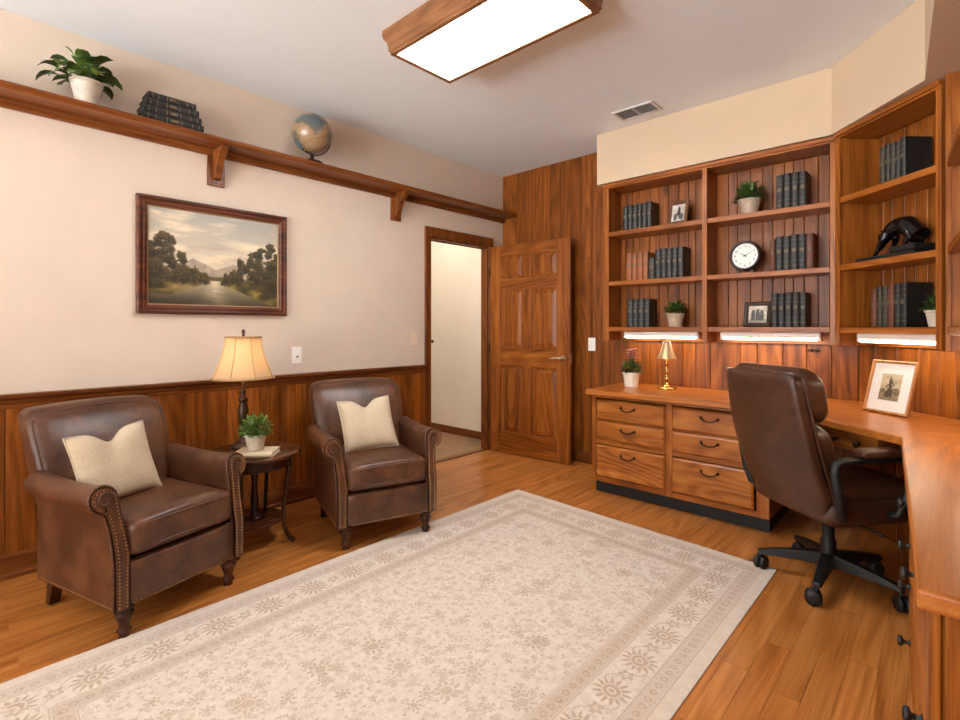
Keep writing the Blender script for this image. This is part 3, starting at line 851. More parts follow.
# ------------------------------------------------------------------ plants
def leaf_mesh(m, base, direc, L, wd, droop, up=Vector((0,0,1)), n=5):
    """one pointed leaf: folded along the midrib and arching over"""
    d = Vector(direc).normalized(); sd = d.cross(up)
    if sd.length < .05: sd = Vector((1, 0, 0))
    sd.normalize()
    p = Vector(base); rows = []
    for i in range(n+1):
        u = i/n
        w_ = wd*math.sin(PI*min(1, (u*.92+.06)))**.8 if i < n else .0
        nn = sd.cross(d).normalized()
        rows.append((p + sd*w_ + nn*w_*.25, p.copy(), p - sd*w_ + nn*w_*.25))
        p = p + d*(L/n)
        d = (d + Vector((0, 0, -droop/n))).normalized()
    vs = [[m.bm.verts.new(q) for q in r_] for r_ in rows[:-1]]
    tip = m.bm.verts.new(rows[-1][1])
    for A, B in zip(vs, vs[1:]):
        m.bm.faces.new([A[0], A[1], B[1], B[0]]); m.bm.faces.new([A[1], A[2], B[2], B[1]])
    m.bm.faces.new([vs[-1][0], vs[-1][1], tip]); m.bm.faces.new([vs[-1][1], vs[-1][2], tip])
def pot_shape(m, r0, r1, h, rim=.006):
    m.lathe([(r0, 0), (r0+(r1-r0)*.5, h*.45), (r1, h-.012), (r1+rim, h-.010), (r1+rim, h), (r1-.004, h), (r1-.008, h-.02), (1e-4, h-.02)], 28)
def potted(label, loc, r0, r1, h, potmat, style, seed, leafm, group='potted plants', fr=.1, fh=.13, count=220, ls=.03):
    t = thing('potted_plant', label, 'plant', loc, 0, group)
    m = MB(); pot_shape(m, r0, r1, h); smooth_sharp(m.build('pot', potmat, t), 50)
    MB().lathe([(r1-.009, h-.0195), (1e-4, h-.012)], 20).build('soil', SOIL, t, smooth=True)
    r = random.Random(seed); m = MB(); st = MB()
    if style == 'broad':
        for k in range(46):
            az = r.uniform(0, 2*PI); el = R(r.uniform(5, 80)); d = Vector((math.cos(az)*math.cos(el), math.sin(az)*math.cos(el), math.sin(el)))
            b = Vector((r.uniform(-.02, .02), r.uniform(-.02, .02), h-.015))
            e = b + d*r.uniform(.05, fr)*(1 if el < 1 else .9)
            if e.x + loc[0] < .045: e.x = .045 - loc[0]
            st.tube([b, (b+e)/2 + Vector((0, 0, .01)), e], .0018, 5)
            dd = Vector((d.x, d.y, d.z*.6+.1)); L_ = r.uniform(.085, .12)
            if e.x + loc[0] + dd.x*L_ < .03: dd.x = abs(dd.x)*.3
            leaf_mesh(m, e, dd, L_, r.uniform(.026, .034), r.uniform(1.2, 2.4))
    else:
        for k in range(count):
            az = r.uniform(0, 2*PI); el = math.asin(r.uniform(-.12, 1)); q = r.uniform(.55, 1.0)
            c = Vector((math.cos(az)*math.cos(el)*fr*q, math.sin(az)*math.cos(el)*fr*q, h+.01+math.sin(el)*fh*q))
            d = Vector((math.cos(az)*math.cos(el), math.sin(az)*math.cos(el), math.sin(el)+.25)) + Vector((r.uniform(-.5, .5), r.uniform(-.5, .5), r.uniform(-.3, .3)))
            leaf_mesh(m, c - d.normalized()*ls*.6, d, ls*r.uniform(.8, 1.3), ls*r.uniform(.2, .3), r.uniform(.3, 1.3), n=3)
            if k % 6 == 0: st.tube([(0, 0, h-.015), c*.5 + Vector((0, 0, h*.5)), c], .0013, 4)
    m.build('foliage', leafm, t, smooth=True)
    st.build('stems', STEM, t, smooth=True)
    return t
potted('broad-leaved green plant in a cream pot on the high wall ledge', (.115, -3.415, LZ+.001), .043, .066, .125, CERAM, 'broad', 5, LEAF, fr=.11)

# ------------------------------------------------------------------ books
def book_proto(name, label, covers, group, gilt=True):
    """upright book: spine towards -y, thickness along x, origin under the spine's middle; 40 x 150 x 230 mm"""
    t = thing('book', label, 'book', (0, 0, 0), 0, group)
    w_, d_, h_ = .02, .138, .23
    m = MB()
    m.box(-w_, -w_+.003, .004, d_, 0, h_).box(w_-.003, w_, .004, d_, 0, h_)
    sp = [(-w_, .004), (-w_*.92, -.002), (-w_*.5, -.006), (0, -.0075), (w_*.5, -.006), (w_*.92, -.002), (w_, .004), (w_-.003, .006), (-w_+.003, .006)]
    m.prism(sp, 0, h_)
    if gilt:
        m.mark(GILT)
        for zz in (.03, .06, .165, .195): 
            q = [(x, y-.0012) for x, y in sp[1:6]] + [(x*.9, y+.003) for x, y in sp[5:0:-1]]
            m.prism(q, h_*zz/.23, h_*zz/.23+.0035)
        m.box(-w_*.55, w_*.55, -.0088, -.004, h_*.52, h_*.62)
    m.build('cover', covers, t)
    m = MB().box(-w_+.0032, w_-.0032, .0065, d_-.004, .004, h_-.004); m.build('page_block', PAGES, t)
    return t
GILT = plain('worn gilt', (104, 90, 66), .55, .2, nvar=.5, nscale=120)
DKPAGE = plain('dark sprinkled page edges', (52, 46, 40), .7)
COV = {'black': leather('black book leather', (18, 19, 19), (30, 31, 30), (48, 48, 44), .45),
       'tan': leather('tan book leather', (112, 62, 30), (150, 82, 36), (178, 108, 54), .5),
       'brown': leather('brown book leather', (74, 36, 22), (104, 54, 34), (128, 74, 48), .5),
       'olive': leather('dark olive book leather', (34, 32, 24), (52, 48, 36), (72, 66, 50), .5)}
WORD = {'black': 'black leather-bound book', 'tan': 'tan leather-bound book', 'brown': 'reddish brown leather book', 'olive': 'dark olive leather book'}
ORD = ['first', 'second', 'third', 'fourth', 'fifth', 'sixth', 'seventh']
protos = {}
def shelve(where, group, cols, start, ang, z, wds, hts, place):
    """a row of books; start: local x of the row's left end"""
    x = start
    for i, c in enumerate(cols):
        wd_, ht_ = wds[i % len(wds)], hts[i % len(hts)]
        x += wd_/2
        lab = '%s, %s from left %s' % (WORD[c], ORD[i], where)
        loc = place(x, z); x += wd_/2 + .0012
        sc = (wd_/.04, 1, ht_/.23)
        if c not in protos:
            protos[c] = book_proto('book', lab, COV[c], group); o_ = protos[c]; o_.location = loc; o_.rotation_euler = (0, 0, ang); o_.scale = sc
        else: o_ = dup(protos[c], loc, ang, lab, sc)
        o_['group'] = group
    return x
YS = -.262
pb = lambda x, z: (x, YS, z+.0005)
B1 = 1.40
SH = dict(zip(('top', 'mid', 'low'), shelf_z))
V4 = (.040, .037, .039, .036)
shelve('on the top shelf of the left bay', 'books on the top shelf, left bay', ['black']*6, 1.457, 0, SH['top'], (.038, .037, .039, .036), (.198, .203, .196, .2), pb)
x_ = shelve('on the middle shelf of the left bay', 'books on the middle shelf, left bay', ['tan']*4, 1.483, 0, SH['mid'], (.044, .042, .045), (.213, .208, .215), pb)
x_ = shelve('on the middle shelf of the left bay, the short one after the tan books', 'books on the middle shelf, left bay', ['olive'], x_+.004, 0, SH['mid'], (.046,), (.165,), pb)
shelve('in the black set, middle shelf of the left bay', 'books on the middle shelf, left bay', ['black']*5, x_+.004, 0, SH['mid'], (.040, .042, .041), (.222, .225, .219), pb)
shelve('on the bottom shelf of the left bay', 'books on the bottom shelf, left bay', ['black']*4, 1.491, 0, SH['low'], (.045, .042, .046), (.213, .21, .216), pb)
shelve('on the top shelf of the right bay', 'books on the top shelf, right bay', ['black']*4, 2.521, 0, SH['top'], (.040, .042, .041), (.222, .226, .224), pb)
x_ = shelve('of the row on the middle shelf of the right bay', 'books on the middle shelf, right bay', ['brown'], 2.488, 0, SH['mid'], (.028,), (.205,), pb)
x_ = shelve('in the black set, middle shelf of the right bay', 'books on the middle shelf, right bay', ['black']*4, x_, 0, SH['mid'], (.041, .040, .042), (.22, .218, .223), pb)
shelve('at the right end of the middle shelf row in the right bay', 'books on the middle shelf, right bay', ['brown'], x_, 0, SH['mid'], (.038,), (.222,), pb)
shelve('on the bottom shelf of the right bay', 'books on the bottom shelf, right bay', ['black']*5, 2.492, 0, SH['low'], (.038, .037, .04), (.217, .214, .219), pb)
pd = lambda x, z: dg(x, .075, z+.0005)
shelve('on the top shelf of the corner bookcase', 'books on the top shelf, corner bookcase', ['olive', 'black', 'olive', 'black', 'black'], .225, E45, SH['top'], (.030, .032, .031), (.212, .22, .216), pd)
x_ = .165
for c_, w_, h_, wh in (('brown', .036, .205, 'at the left end of the bottom row in the corner bookcase'), ('olive', .034, .215, 'second in the bottom row of the corner bookcase'), ('olive', .034, .218, 'third in the bottom row of the corner bookcase'), ('brown', .040, .222, 'fourth in the bottom row of the corner bookcase'), ('black', .036, .224, 'fifth in the bottom row of the corner bookcase'), ('black', .038, .226, 'at the right end of the bottom row in the corner bookcase')):
    o_ = dup(protos[c_], dg(x_+w_/2, .075, SH['low']+.0005), E45, WORD[c_]+', '+wh, (w_/.04, 1, h_/.23)); o_['group'] = 'books on the bottom shelf, corner bookcase'; x_ += w_+.0012
# fix labels of single-book rows
for o in bpy.data.objects:
    if o.name.startswith('book') and o.parent is None and 'label' in o.keys() and 'category' in o.keys() and o['category'] == 'book':
        l = o['label']
        for k in ('the short one', 'at the right end of the middle', 'of the row on the middle'):
            if k in l: l = l.replace(', first from left', ',').replace('the short one after', 'short, beside').replace('of the row on the middle shelf of the right bay', 'at the left end of the middle shelf row in the right bay')
        if 'short, beside' in l: l = 'short dark olive book beside the tan set, middle shelf of the left bay'
        if 'middle shelf row' in l: l = 'reddish brown book at the %s end of the middle row, right bay' % ('left' if 'left end' in l else 'right')
        o['label'] = l

def lying_book(label, loc, rz, L, Wd, T, cov, group=None, gilt=False):
    """closed book lying flat, spine towards its local -y"""
    t = thing('book', label, 'book', loc, rz, group)
    m = MB().box(-L/2, L/2, -Wd/2+.004, Wd/2, 0, .003).box(-L/2, L/2, -Wd/2+.004, Wd/2, T-.003, T)
    m.prism([(-Wd/2+.004, 0), (-Wd/2-.001, T*.2), (-Wd/2-.004, T*.5), (-Wd/2-.001, T*.8), (-Wd/2+.004, T), (-Wd/2+.007, T-.003), (-Wd/2+.007, .003)], -L/2, L/2, 'x')
    if gilt:
        m.mark(GILT)
        for q in (-.42, -.3, -.12, .12, .3, .42): m.box(L*q-.002, L*q+.002, -Wd/2-.0048, -Wd/2+.001, T*.15, T*.85)
        m.box(-L*.07, L*.07, -Wd/2-.0046, -Wd/2, T*.3, T*.7)
    m.build('cover', cov, t)
    MB().box(-L/2+.004, L/2-.004, -Wd/2+.008, Wd/2-.004, .0032, T-.0032).build('page_block', DKPAGE if gilt else PAGES, t)
    return t
# four stacked on the ledge, spines to the room (+x)
z = LZ+.0005
for i, (L, T, lab, dy) in enumerate(((.300, .040, 'black leather book at the bottom of the stack on the wall ledge', 0), (.285, .040, 'black leather book second from the bottom of the ledge stack', -.003), (.262, .038, 'black leather book second from the top of the ledge stack', -.004), (.235, .036, 'black leather book on top of the stack on the wall ledge', -.005))):
    b = lying_book(lab, (.107, -3.035+dy, z), R(90), L, .155-.006*i, T, COV['black'], 'stacked books on the wall ledge', True)
    z += T+.0004

# ------------------------------------------------------------------ globe on the ledge
gl = thing('globe', 'antique blue and tan globe on a dark stand on the wall ledge', 'globe', (.140, -2.185, LZ+.0005))
t = NT('antique globe map')
co = t.n('ShaderNodeTexCoord').outputs['Object']
n1 = t.n('ShaderNodeTexNoise', Vector=co, Scale=6.5, Detail=6, Roughness=.6).outputs['Fac']
land = t.ramp(n1, [(.44, srgb(86, 98, 100)), (.47, srgb(104, 92, 70)), (.52, srgb(150, 122, 90))])
lat = X(t, t.n('ShaderNodeTexWave', {'bands_direction': 'Z', 'wave_profile': 'SIN'}, Vector=co, Scale=6.5).outputs['Fac']).gt(.985)
gm = t.out(t.mix(lat*.45, land, srgb(70, 66, 56)), .28)
GR, GC = .132, .203
TL = Matrix.Rotation(R(-22), 4, 'X')
m = MB().ball((0, 0, 0), GR, 48); o = m.build('sphere', gm, gl, smooth=True); o.location = (0, 0, GC); o.rotation_euler = (R(-22), 0, R(150))
m = MB(); arc = []
for k in range(25):
    a = R(-100 + 200*k/24)
    arc.append(Vector((0, (GR+.011)*math.cos(a)*1.0, (GR+.011)*math.sin(a))))
m.tube([TL @ p + Vector((0, 0, GC)) for p in arc], .0045, 8)
m.build('meridian_arm', DKMET, gl, smooth=True)
m = MB()
for s in (-1, 1): m.lathe([(.006, -.012), (.006, .012)], 10, tuple(TL @ Vector((0, 0, s*(GR+.004))) + Vector((0, 0, GC))), mat=TL)
m.build('axis_pin', GOLD, gl, smooth=True)
m = MB().lathe([(.075, 0), (.075, .006), (.060, .012), (.028, .017), (.014, .024), (.011, .032), (.016, .036), (.012, .050), (.009, .0600)], 28)
m.build('stand', DKMET, gl, smooth=True)

# ------------------------------------------------------------------ painting: framed river landscape (pigment laid on a fine mesh)
PY0, PY1, PZ0, PZ1 = -3.178, -2.309, 1.285, 1.958
pw, ph = PY1-PY0, PZ1-PZ0
pt = thing('painting', 'framed oil painting of a river and mountains on the cream wall', 'painting', (.002, (PY0+PY1)/2, PZ0))
def mold_frame(parent, w_, h_, wid, mat, prof, name='frame', axis='yz'):
    """mitred frame: prof = (inset, depth) points; opens along +x, centred in y, z from 0"""
    m = MB(); rings = []
    for off, x in prof:
        rings.append([m.bm.verts.new((x, sy*(w_/2-off), h_/2+sz*(h_/2-off))) for sy, sz in ((-1,-1),(1,-1),(1,1),(-1,1))])
    for A, B in zip(rings, rings[1:]+rings[:1]):
        for k in range(4): m.bm.faces.new([A[k], A[(k+1) % 4], B[(k+1) % 4], B[k]])
    return m.build(name, mat, parent, bevel=.0015)
mold_frame(pt, pw, ph, .05, W['frame'], [(0, 0), (0, .026), (.006, .034), (.016, .034), (.021, .024), (.027, .022), (.033, .028), (.04, .027), (.047, .016), (.053, .016), (.053, 0)])
mold_frame(pt, pw-.104, ph-.104, .008, plain('dull gold slip', (150, 122, 84), .4, .5), [(0, .002), (0, .0155), (.008, .011), (.008, .002)], 'slip').location = (0, 0, .052)
def fbm(x, y, s=0, o=4): return mnoise.fractal(Vector((x, y, s)), 1.0, 2.0, o)
def lerp(a, b, t): t = max(0, min(1, t)); return tuple(a[i]+(b[i]-a[i])*t for i in range(3))
def canvas(name, parent, w_, h_, fn, nx, ny, x, z0, rough=.45):
    bm = bmesh.new(); lay = bm.loops.layers.float_color.new('pigment')
    vs = [[bm.verts.new((x, -w_/2+w_*i/nx, z0+h_*j/ny)) for j in range(ny+1)] for i in range(nx+1)]
    for i in range(nx):
        for j in range(ny):
            f = bm.faces.new([vs[i][j], vs[i+1][j], vs[i+1][j+1], vs[i][j+1]])
            for l in f.loops:
                c = fn((l.vert.co.y+w_/2)/w_, (l.vert.co.z-z0)/h_); l[lay] = srgb(*[max(0, min(255, q)) for q in c])
    me = bpy.data.meshes.new(name); bm.to_mesh(me); bm.free()
    nm = 'pigment surface %.2f' % rough
    me.materials.append(bpy.data.materials.get(nm) or vcol_mat(nm, rough))
    o = bpy.data.objects.new(name, me); C.objects.link(o); o.parent = parent; return o
tr_ = random.Random(7)
CL_ = []     # tree crowns: cx, cy, rx, ry, shade
for cx, top, wdt in ((.03, .66, .10), (.10, .74, .085), (.17, .52, .06), (.225, .55, .05), (.245, .40, .05), (.32, .38, .04), (.36, .34, .04), (.40, .32, .03)):
    for k in range(9): CL_.append((cx+tr_.uniform(-1, 1)*wdt*.6, top-.02-tr_.random()*(top-.30), wdt*tr_.uniform(.35, .6), tr_.uniform(.03, .07), tr_.random()))
for cx, top, wdt in ((.97, .76, .09), (.86, .78, .085), (.81, .66, .07), (.92, .56, .08), (.75, .56, .05), (.69, .55, .05), (.66, .42, .045), (.61, .36, .04), (.57, .33, .03)):
    for k in range(9): CL_.append((cx+tr_.uniform(-1, 1)*wdt*.6, top-.02-tr_.random()*(top-.30), wdt*tr_.uniform(.35, .6), tr_.uniform(.03, .07), tr_.random()))
def landscape(u, v):
    n = fbm(u*6, v*9, 1)
    c = lerp((222, 206, 176), (160, 158, 146), (v-.35)/.65)
    c = lerp(c, (236, 216, 182), .8*max(0, fbm(u*3+2, v*8, 5)*1.6))
    c = lerp(c, (176, 160, 142), .5*max(0, fbm(u*4+7, v*10, 9)*1.5))
    # mountains
    r1 = .30 + .20*max(0, 1-abs(u-.31)/.32) + .012*fbm(u*22, 0, 3)
    r2 = .30 + .17*max(0, 1-abs(u-.62)/.30) + .012*fbm(u*22, 4, 3)
    if v < max(r1, r2): c = lerp((150, 138, 122), (184, 166, 142), .5+fbm(u*14, v*14, 2)+(.44-v)*2)
    if v < .315+.02*fbm(u*30, 1, 1): c = lerp((84, 78, 48), (116, 102, 64), .5+n)
    # water and banks
    if v < .27:
        q = (.27-v)/.27
        c = lerp((176, 162, 132), (74, 66, 46), q*1.05)
        c = lerp(c, (236, 218, 184), max(0, 1-abs(u-.475)/(.05+.12*q))*(.9-.55*q)*(.75+.5*fbm(u*8, v*60, 6)))
        bl = .44 - 1.25*max(0, .235-v)**.75*(1+.2*fbm(v*20, 1, 8)) ; br_ = .52 + 1.7*max(0, .225-v)**.85*.9
        if u < bl and v > .10: c = lerp((70, 60, 30), (150, 126, 72), .35+n*.9+(v-.17)*2.5)
        if u > br_ and v > .02: c = lerp((58, 50, 24), (146, 124, 60), .4+n*1.1)
        if v < .14 and u < .5: c = lerp(c, (44, 40, 28), (.14-v)*6*(1-u*1.6))
    dk = max(0, 1-abs(u)/.30, 1-abs(1-u)/.34)
    if .16 < v < .52: c = lerp(c, (44, 40, 24), max(0, min(.9, dk*1.7-.35-abs(v-.32)*3+.5*fbm(u*18, v*14, 11))))
    for cx, cy, rx, ry, sh in CL_:
        d = ((u-cx)/rx)**2 + ((v-cy)/ry)**2
        if d > 2.4: continue
        e = d + .75*fbm(u*46, v*34, 4, 5) + .35*fbm(u*110, v*80, 9, 3)
        k_ = max(0, min(1, (1.25-e)/.55))
        if k_ > 0: c = lerp(c, lerp((40, 36, 20), (116, 96, 50), .12 + sh*.3 + .3*(v-cy)/ry + .5*fbm(u*70, v*55, 7)), .95*k_*k_*(3-2*k_))
    return c
canvas('canvas', pt, pw-.12, ph-.12, landscape, 150, 110, .010, .06)

# ------------------------------------------------------------------ photo frames
def photo_frame(label, loc, rz, w_, h_, fw, mat, fn, lean, matw=0, group='framed photographs', nx=34, ny=40):
    t = thing('photo_frame', label, 'picture frame', loc, rz, group)
    # parts are built facing +x, then leant back
    parts = []
    parts.append(mold_frame(t, w_, h_, fw, mat, [(0, 0), (0, .014), (fw*.3, .018), (fw*.7, .016), (fw, .010), (fw, 0)]))
    parts.append(MB().box(.0005, .0025, -w_/2+fw*.6, w_/2-fw*.6, fw*.6, h_-fw*.6).build('backing', DKMET, t))
    if matw: parts.append(MB().box(.003, .005, -w_/2+fw, w_/2-fw, fw, h_-fw).build('mat_board', plain('white mat board', (240, 234, 224), .8) if 'white mat board' not in bpy.data.materials else bpy.data.materials['white mat board'], t))
    iw, ih = w_-2*fw-2*matw, h_-2*fw-2*matw*1.0
    parts.append(canvas('photograph', t, iw, ih, fn, nx, ny, .0062, fw+matw, .35))
    for p in parts: p.rotation_euler = (0, -lean, 0)
    m = MB(); s_ = math.sin(lean); hh = h_*.72; foot = -hh*math.sin(lean)-h_*.22
    m.prism([(-hh*s_-.002, hh*math.cos(lean)-.0), (-hh*s_-.006, hh*math.cos(lean)), (foot-.004, 0.0), (foot, 0.0)], -.025, .025, 'y')
    m.build('easel_leg', DKMET, t)
    return t
def portrait(u, v):
    c = lerp((214, 206, 196), (176, 166, 154), fbm(u*4, v*4, 2)+.3)
    def el(cx, cy, rx, ry): return ((u-cx)/rx)**2+((v-cy)/ry)**2 < 1+.3*fbm(u*20, v*20, 3)
    if el(.56, .72, .11, .12) or el(.55, .42, .16, .28): c = (44, 42, 40)
    if el(.30, .28, .14, .22) or el(.78, .26, .16, .2): c = (92, 88, 82)
    if abs(u-.5) < .05 and v < .35: c = (206, 200, 190)
    return c
def groupphoto(u, v):
    c = lerp((206, 192, 170), (170, 154, 132), fbm(u*5, v*5, 2)+.4)
    if v < .2: c = (150, 134, 112)
    for cx, hh in ((.26, .66), (.5, .72), (.72, .64)):
        if ((u-cx)/.085)**2+((v-hh)/.10)**2 < 1 or (abs(u-cx) < .12*(1-.3*v) and .14 < v < hh-.06): c = lerp((40, 36, 32), (80, 72, 62), fbm(u*14, v*14, cx)+.3)
    return c
def hatlady(u, v):
    c = lerp((206, 188, 156), (176, 156, 124), fbm(u*3, v*5, 2)+.4 + (.5-v)*.3)
    if v < .36+.06*fbm(u*7, 0, 1): c = lerp((166, 148, 116), (116, 100, 74), fbm(u*9, v*14, 5)+.5)
    for cx, cy, rx, ry in ((.16, .36, .14, .08), (.78, .38, .2, .10), (.9, .33, .12, .1)):
        if ((u-cx)/rx)**2+((v-cy)/ry)**2 < 1+.4*fbm(u*18, v*18, 3): c = lerp((98, 84, 60), (140, 122, 92), fbm(u*12, v*12, 4)+.5)
    def cap(x0, y0, x1, y1, r0, r1):
        dx, dy = x1-x0, y1-y0; t_ = max(0, min(1, ((u-x0)*dx+(v-y0)*dy)/(dx*dx+dy*dy)))
        return math.hypot(u-x0-dx*t_, (v-y0-dy*t_)*1.15) < r0+(r1-r0)*t_
    if cap(.46, .86, .48, .74, .03, .06) or cap(.48, .72, .50, .46, .09, .06) or cap(.50, .46, .40, .22, .08, .13) or cap(.52, .46, .60, .20, .07, .07) or cap(.40, .60, .30, .48, .03, .03) or cap(.58, .68, .66, .58, .03, .03) or cap(.66, .58, .54, .50, .03, .02):
        c = lerp((62, 52, 38), (104, 88, 64), fbm(u*16, v*16, 8)+.4)
    return c
FB = wood('brown photo frame wood', (60, 32, 18), (98, 60, 38), (130, 88, 58), 'z', .4, .1)
FK = wood('dark photo frame wood', (30, 20, 14), (54, 38, 28), (78, 58, 42), 'z', .4, .1)
photo_frame('small brown framed portrait on the top shelf of the left bay', (1.873, -.232, SH['top']+.001), R(-96), .155, .185, .028, FB, portrait, R(12))
photo_frame('dark framed group photograph on the bottom shelf of the right bay', (2.402, -.232, SH['low']+.001), R(-96), .168, .168, .026, FK, groupphoto, R(12), .0)
photo_frame('large oak-framed photograph with wide white mat, leaning on the corner worktop', (3.095, -.59, TZ+.001), R(-130), .25, .278, .014, W['pale'], hatlady, R(14), .055, nx=60, ny=70)

# ------------------------------------------------------------------ clock
ck = thing('shelf_clock', 'round dark clock with white dial on the middle shelf', 'clock', (2.336, -.215, SH['mid']+.001), R(-4))
RX = Matrix.Rotation(R(90), 4, 'X')
CR, CZ = .1, .118
m = MB().lathe([(CR*.86, -.001), (CR*.99, 0), (CR, .008), (CR, .040), (CR*.97, .05), (CR*.90, .055), (CR*.85, .052), (CR*.83, .040), (CR*.83, .03), (1e-4, .03)], 48, (0, 0, CZ), mat=RX)
m.build('case', plain('dark clock case', (48, 34, 28), .35), ck, smooth=True)
MB().lathe([(CR*.825, .0305), (CR*.825, .033), (1e-4, .033)], 40, (0, 0, CZ), mat=RX).build('dial', plain('clock dial', (240, 238, 230), .6), ck)
INK = plain('clock ink', (24, 22, 22), .5)
for k in range(1, 13):
    cu = bpy.data.curves.new('numeral', 'FONT'); cu.body = str(k); cu.size = .022; cu.align_x = 'CENTER'; cu.align_y = 'CENTER'; cu.extrude = .0004
    cu.materials.append(INK); o = bpy.data.objects.new('numeral_text', cu); C.objects.link(o)
    me_ = bpy.data.meshes.new_from_object(o); bpy.data.objects.remove(o); bpy.data.curves.remove(cu)
    me_.materials.clear(); me_.materials.append(INK); o = bpy.data.objects.new('numeral', me_); C.objects.link(o); o.parent = ck
    a = R(90-30*k); o.location = (.064*math.cos(a), -.0337, CZ+.064*math.sin(a)); o.rotation_euler = (R(90), 0, 0)
def hand(name, ang, L, w_, yy):
    a = R(90-ang); d = Vector((math.cos(a), 0, math.sin(a))); n_ = Vector((-d.z, 0, d.x))
    m = MB(); q = [-d*.012 - n_*w_, -d*.012 + n_*w_, d*L + n_*w_*.4, d*L - n_*w_*.4]
    A = [m.bm.verts.new((p.x, yy, p.z)) for p in q]; B = [m.bm.verts.new((p.x, yy-.0008, p.z)) for p in q]
    m.bm.faces.new(A); m.bm.faces.new(B)
    for k in range(4): m.bm.faces.new([A[k], A[(k+1) % 4], B[(k+1) % 4], B[k]])
    m.build(name, INK, ck, loc=(0, 0, CZ))
hand('hour_hand', 305, .036, .0030, -.0352); hand('minute_hand', 60, .056, .0022, -.0364)
MB().lathe([(.005, .0372), (.005, .039), (.002, .040)], 14, (0, 0, CZ), mat=RX).build('hub', INK, ck)
m = MB()
for s in (-1, 1): m.prism([(s*.045-.014, 0), (s*.045+.014, 0), (s*.045+.010, .022), (s*.045-.010, .022)], -.045, -.005, 'y')
m.build('feet', bpy.data.materials['dark clock case'], ck, bevel=.002)

# ------------------------------------------------------------------ plants on shelves and counter
potted('bushy green plant in a beige pot on the top shelf, right bay', (2.362, -.245, SH['top']+.001), .048, .066, .10, CERAM2, 'bush', 11, LEAFD, fr=.098, fh=.115, count=230, ls=.04)
potted('small green plant in a beige pot on the bottom shelf, left bay', (1.868, -.25, SH['low']+.001), .047, .063, .098, CERAM2, 'bush', 12, LEAFD, fr=.085, fh=.085, count=200, ls=.036)
potted('small plant in a cream pot at the right end of the corner bookcase', dg(.525, .105, SH['low']+.001), .033, .045, .08, CERAM, 'bush', 13, LEAFD, fr=.062, fh=.075, count=110, ls=.038)
fl = potted('pink-flowered plant in a white pot on the left end of the worktop', (1.575, -.36, TZ+.0005), .048, .060, .108, CERAMW, 'bush', 14, LEAFD, fr=.09, fh=.09, count=240, ls=.03)
m = MB(); r = random.Random(3); st = MB()
for k in range(26):
    p = Vector((r.uniform(-.028, .028), r.uniform(-.025, .025), .235+r.uniform(-.03, .045)))
    st.tube([(0, 0, .15), (p.x*.6, p.y*.6, .2), tuple(p)], .0013, 4)
    for q in range(5):
        a = q*2*PI/5; leaf_mesh(m, p, (math.cos(a), math.sin(a), .5), .026, .011, .8, n=3)
m.build('flowers', PINK, fl, smooth=True); st.build('flower_stems', STEM, fl, smooth=True)

# ------------------------------------------------------------------ brass desk lamp on the counter
bl = thing('desk_lamp', 'small brass lamp with a bell shade on the worktop', 'lamp', (1.838, -.335, TZ+.0005))
m = MB().lathe([(.064, 0), (.066, .006), (.062, .013), (.05, .017), (.03, .022), (.016, .034), (.012, .045), (.010, .05)], 32)
m.build('base', GOLD, bl, smooth=True)
m = MB().lathe([(.012, .0505), (.012, .07), (.017, .075), (.012, .08), (.011, .12), (.015, .125), (.011, .13), (.011, .18), (.015, .186), (.010, .192), (.009, .26)], 16)
m.build('stem', GOLD, bl, smooth=True)
m = MB().lathe([(.0655+q*.0, .222) for q in (0,)] + [(r_*.77, z_) for r_, z_ in ((.080, .232), (.066, .258), (.054, .285), (.044, .315), (.036, .336), (.026, .348), (.015, .352), (.0145, .350), (.025, .346), (.034, .334), (.042, .315), (.052, .285), (.064, .258), (.078, .232), (.0835, .2225))], 32, caps=False)
A_ = m.build('lamp_shade', plain('champagne brass shade', (200, 168, 128), .42, .6), bl, smooth=True)
m = MB().lathe([(.008, .352), (.013, .356), (.013, .361), (.007, .365), (1e-3, .369)], 16)
m.build('finial', GOLD, bl, smooth=True)
bk = MB().ball((0, 0, .285), .022, 14); bk.build('bulb', emit('small warm bulb', (255, 220, 170), 12), bl, smooth=True)

# ------------------------------------------------------------------ animal statue
st = thing('animal_statue', 'glossy black animal statue with lowered head in the corner bookcase', 'statue', dg(.27, .125, SH['mid']+.0005), E45)
m = MB(); m.cushion((0.0, 0, .014), (.375, .15, .027), .008, n=6); m.build('plinth', BLACKBASE, st, bevel=0)
def skin(name, verts, edges, mat, parent, root=0, sub=2):
    me = bpy.data.meshes.new(name); me.from_pydata([v[:3] for v in verts], edges, [])
    me.materials.append(mat)
    o = bpy.data.objects.new(name, me); C.objects.link(o); o.parent = parent
    sm = o.modifiers.new('skin', 'SKIN'); sm.use_smooth_shade = True
    if not me.skin_vertices: me.attributes.new('', 'FLOAT', 'POINT')
    for i, v in enumerate(verts):
        sv = me.skin_vertices[0].data[i]; rr = v[3]
        sv.radius = rr if isinstance(rr, tuple) else (rr, rr); sv.use_root = (i == root)
    s_ = o.modifiers.new('sub', 'SUBSURF'); s_.levels = sub; s_.render_levels = sub
    return o
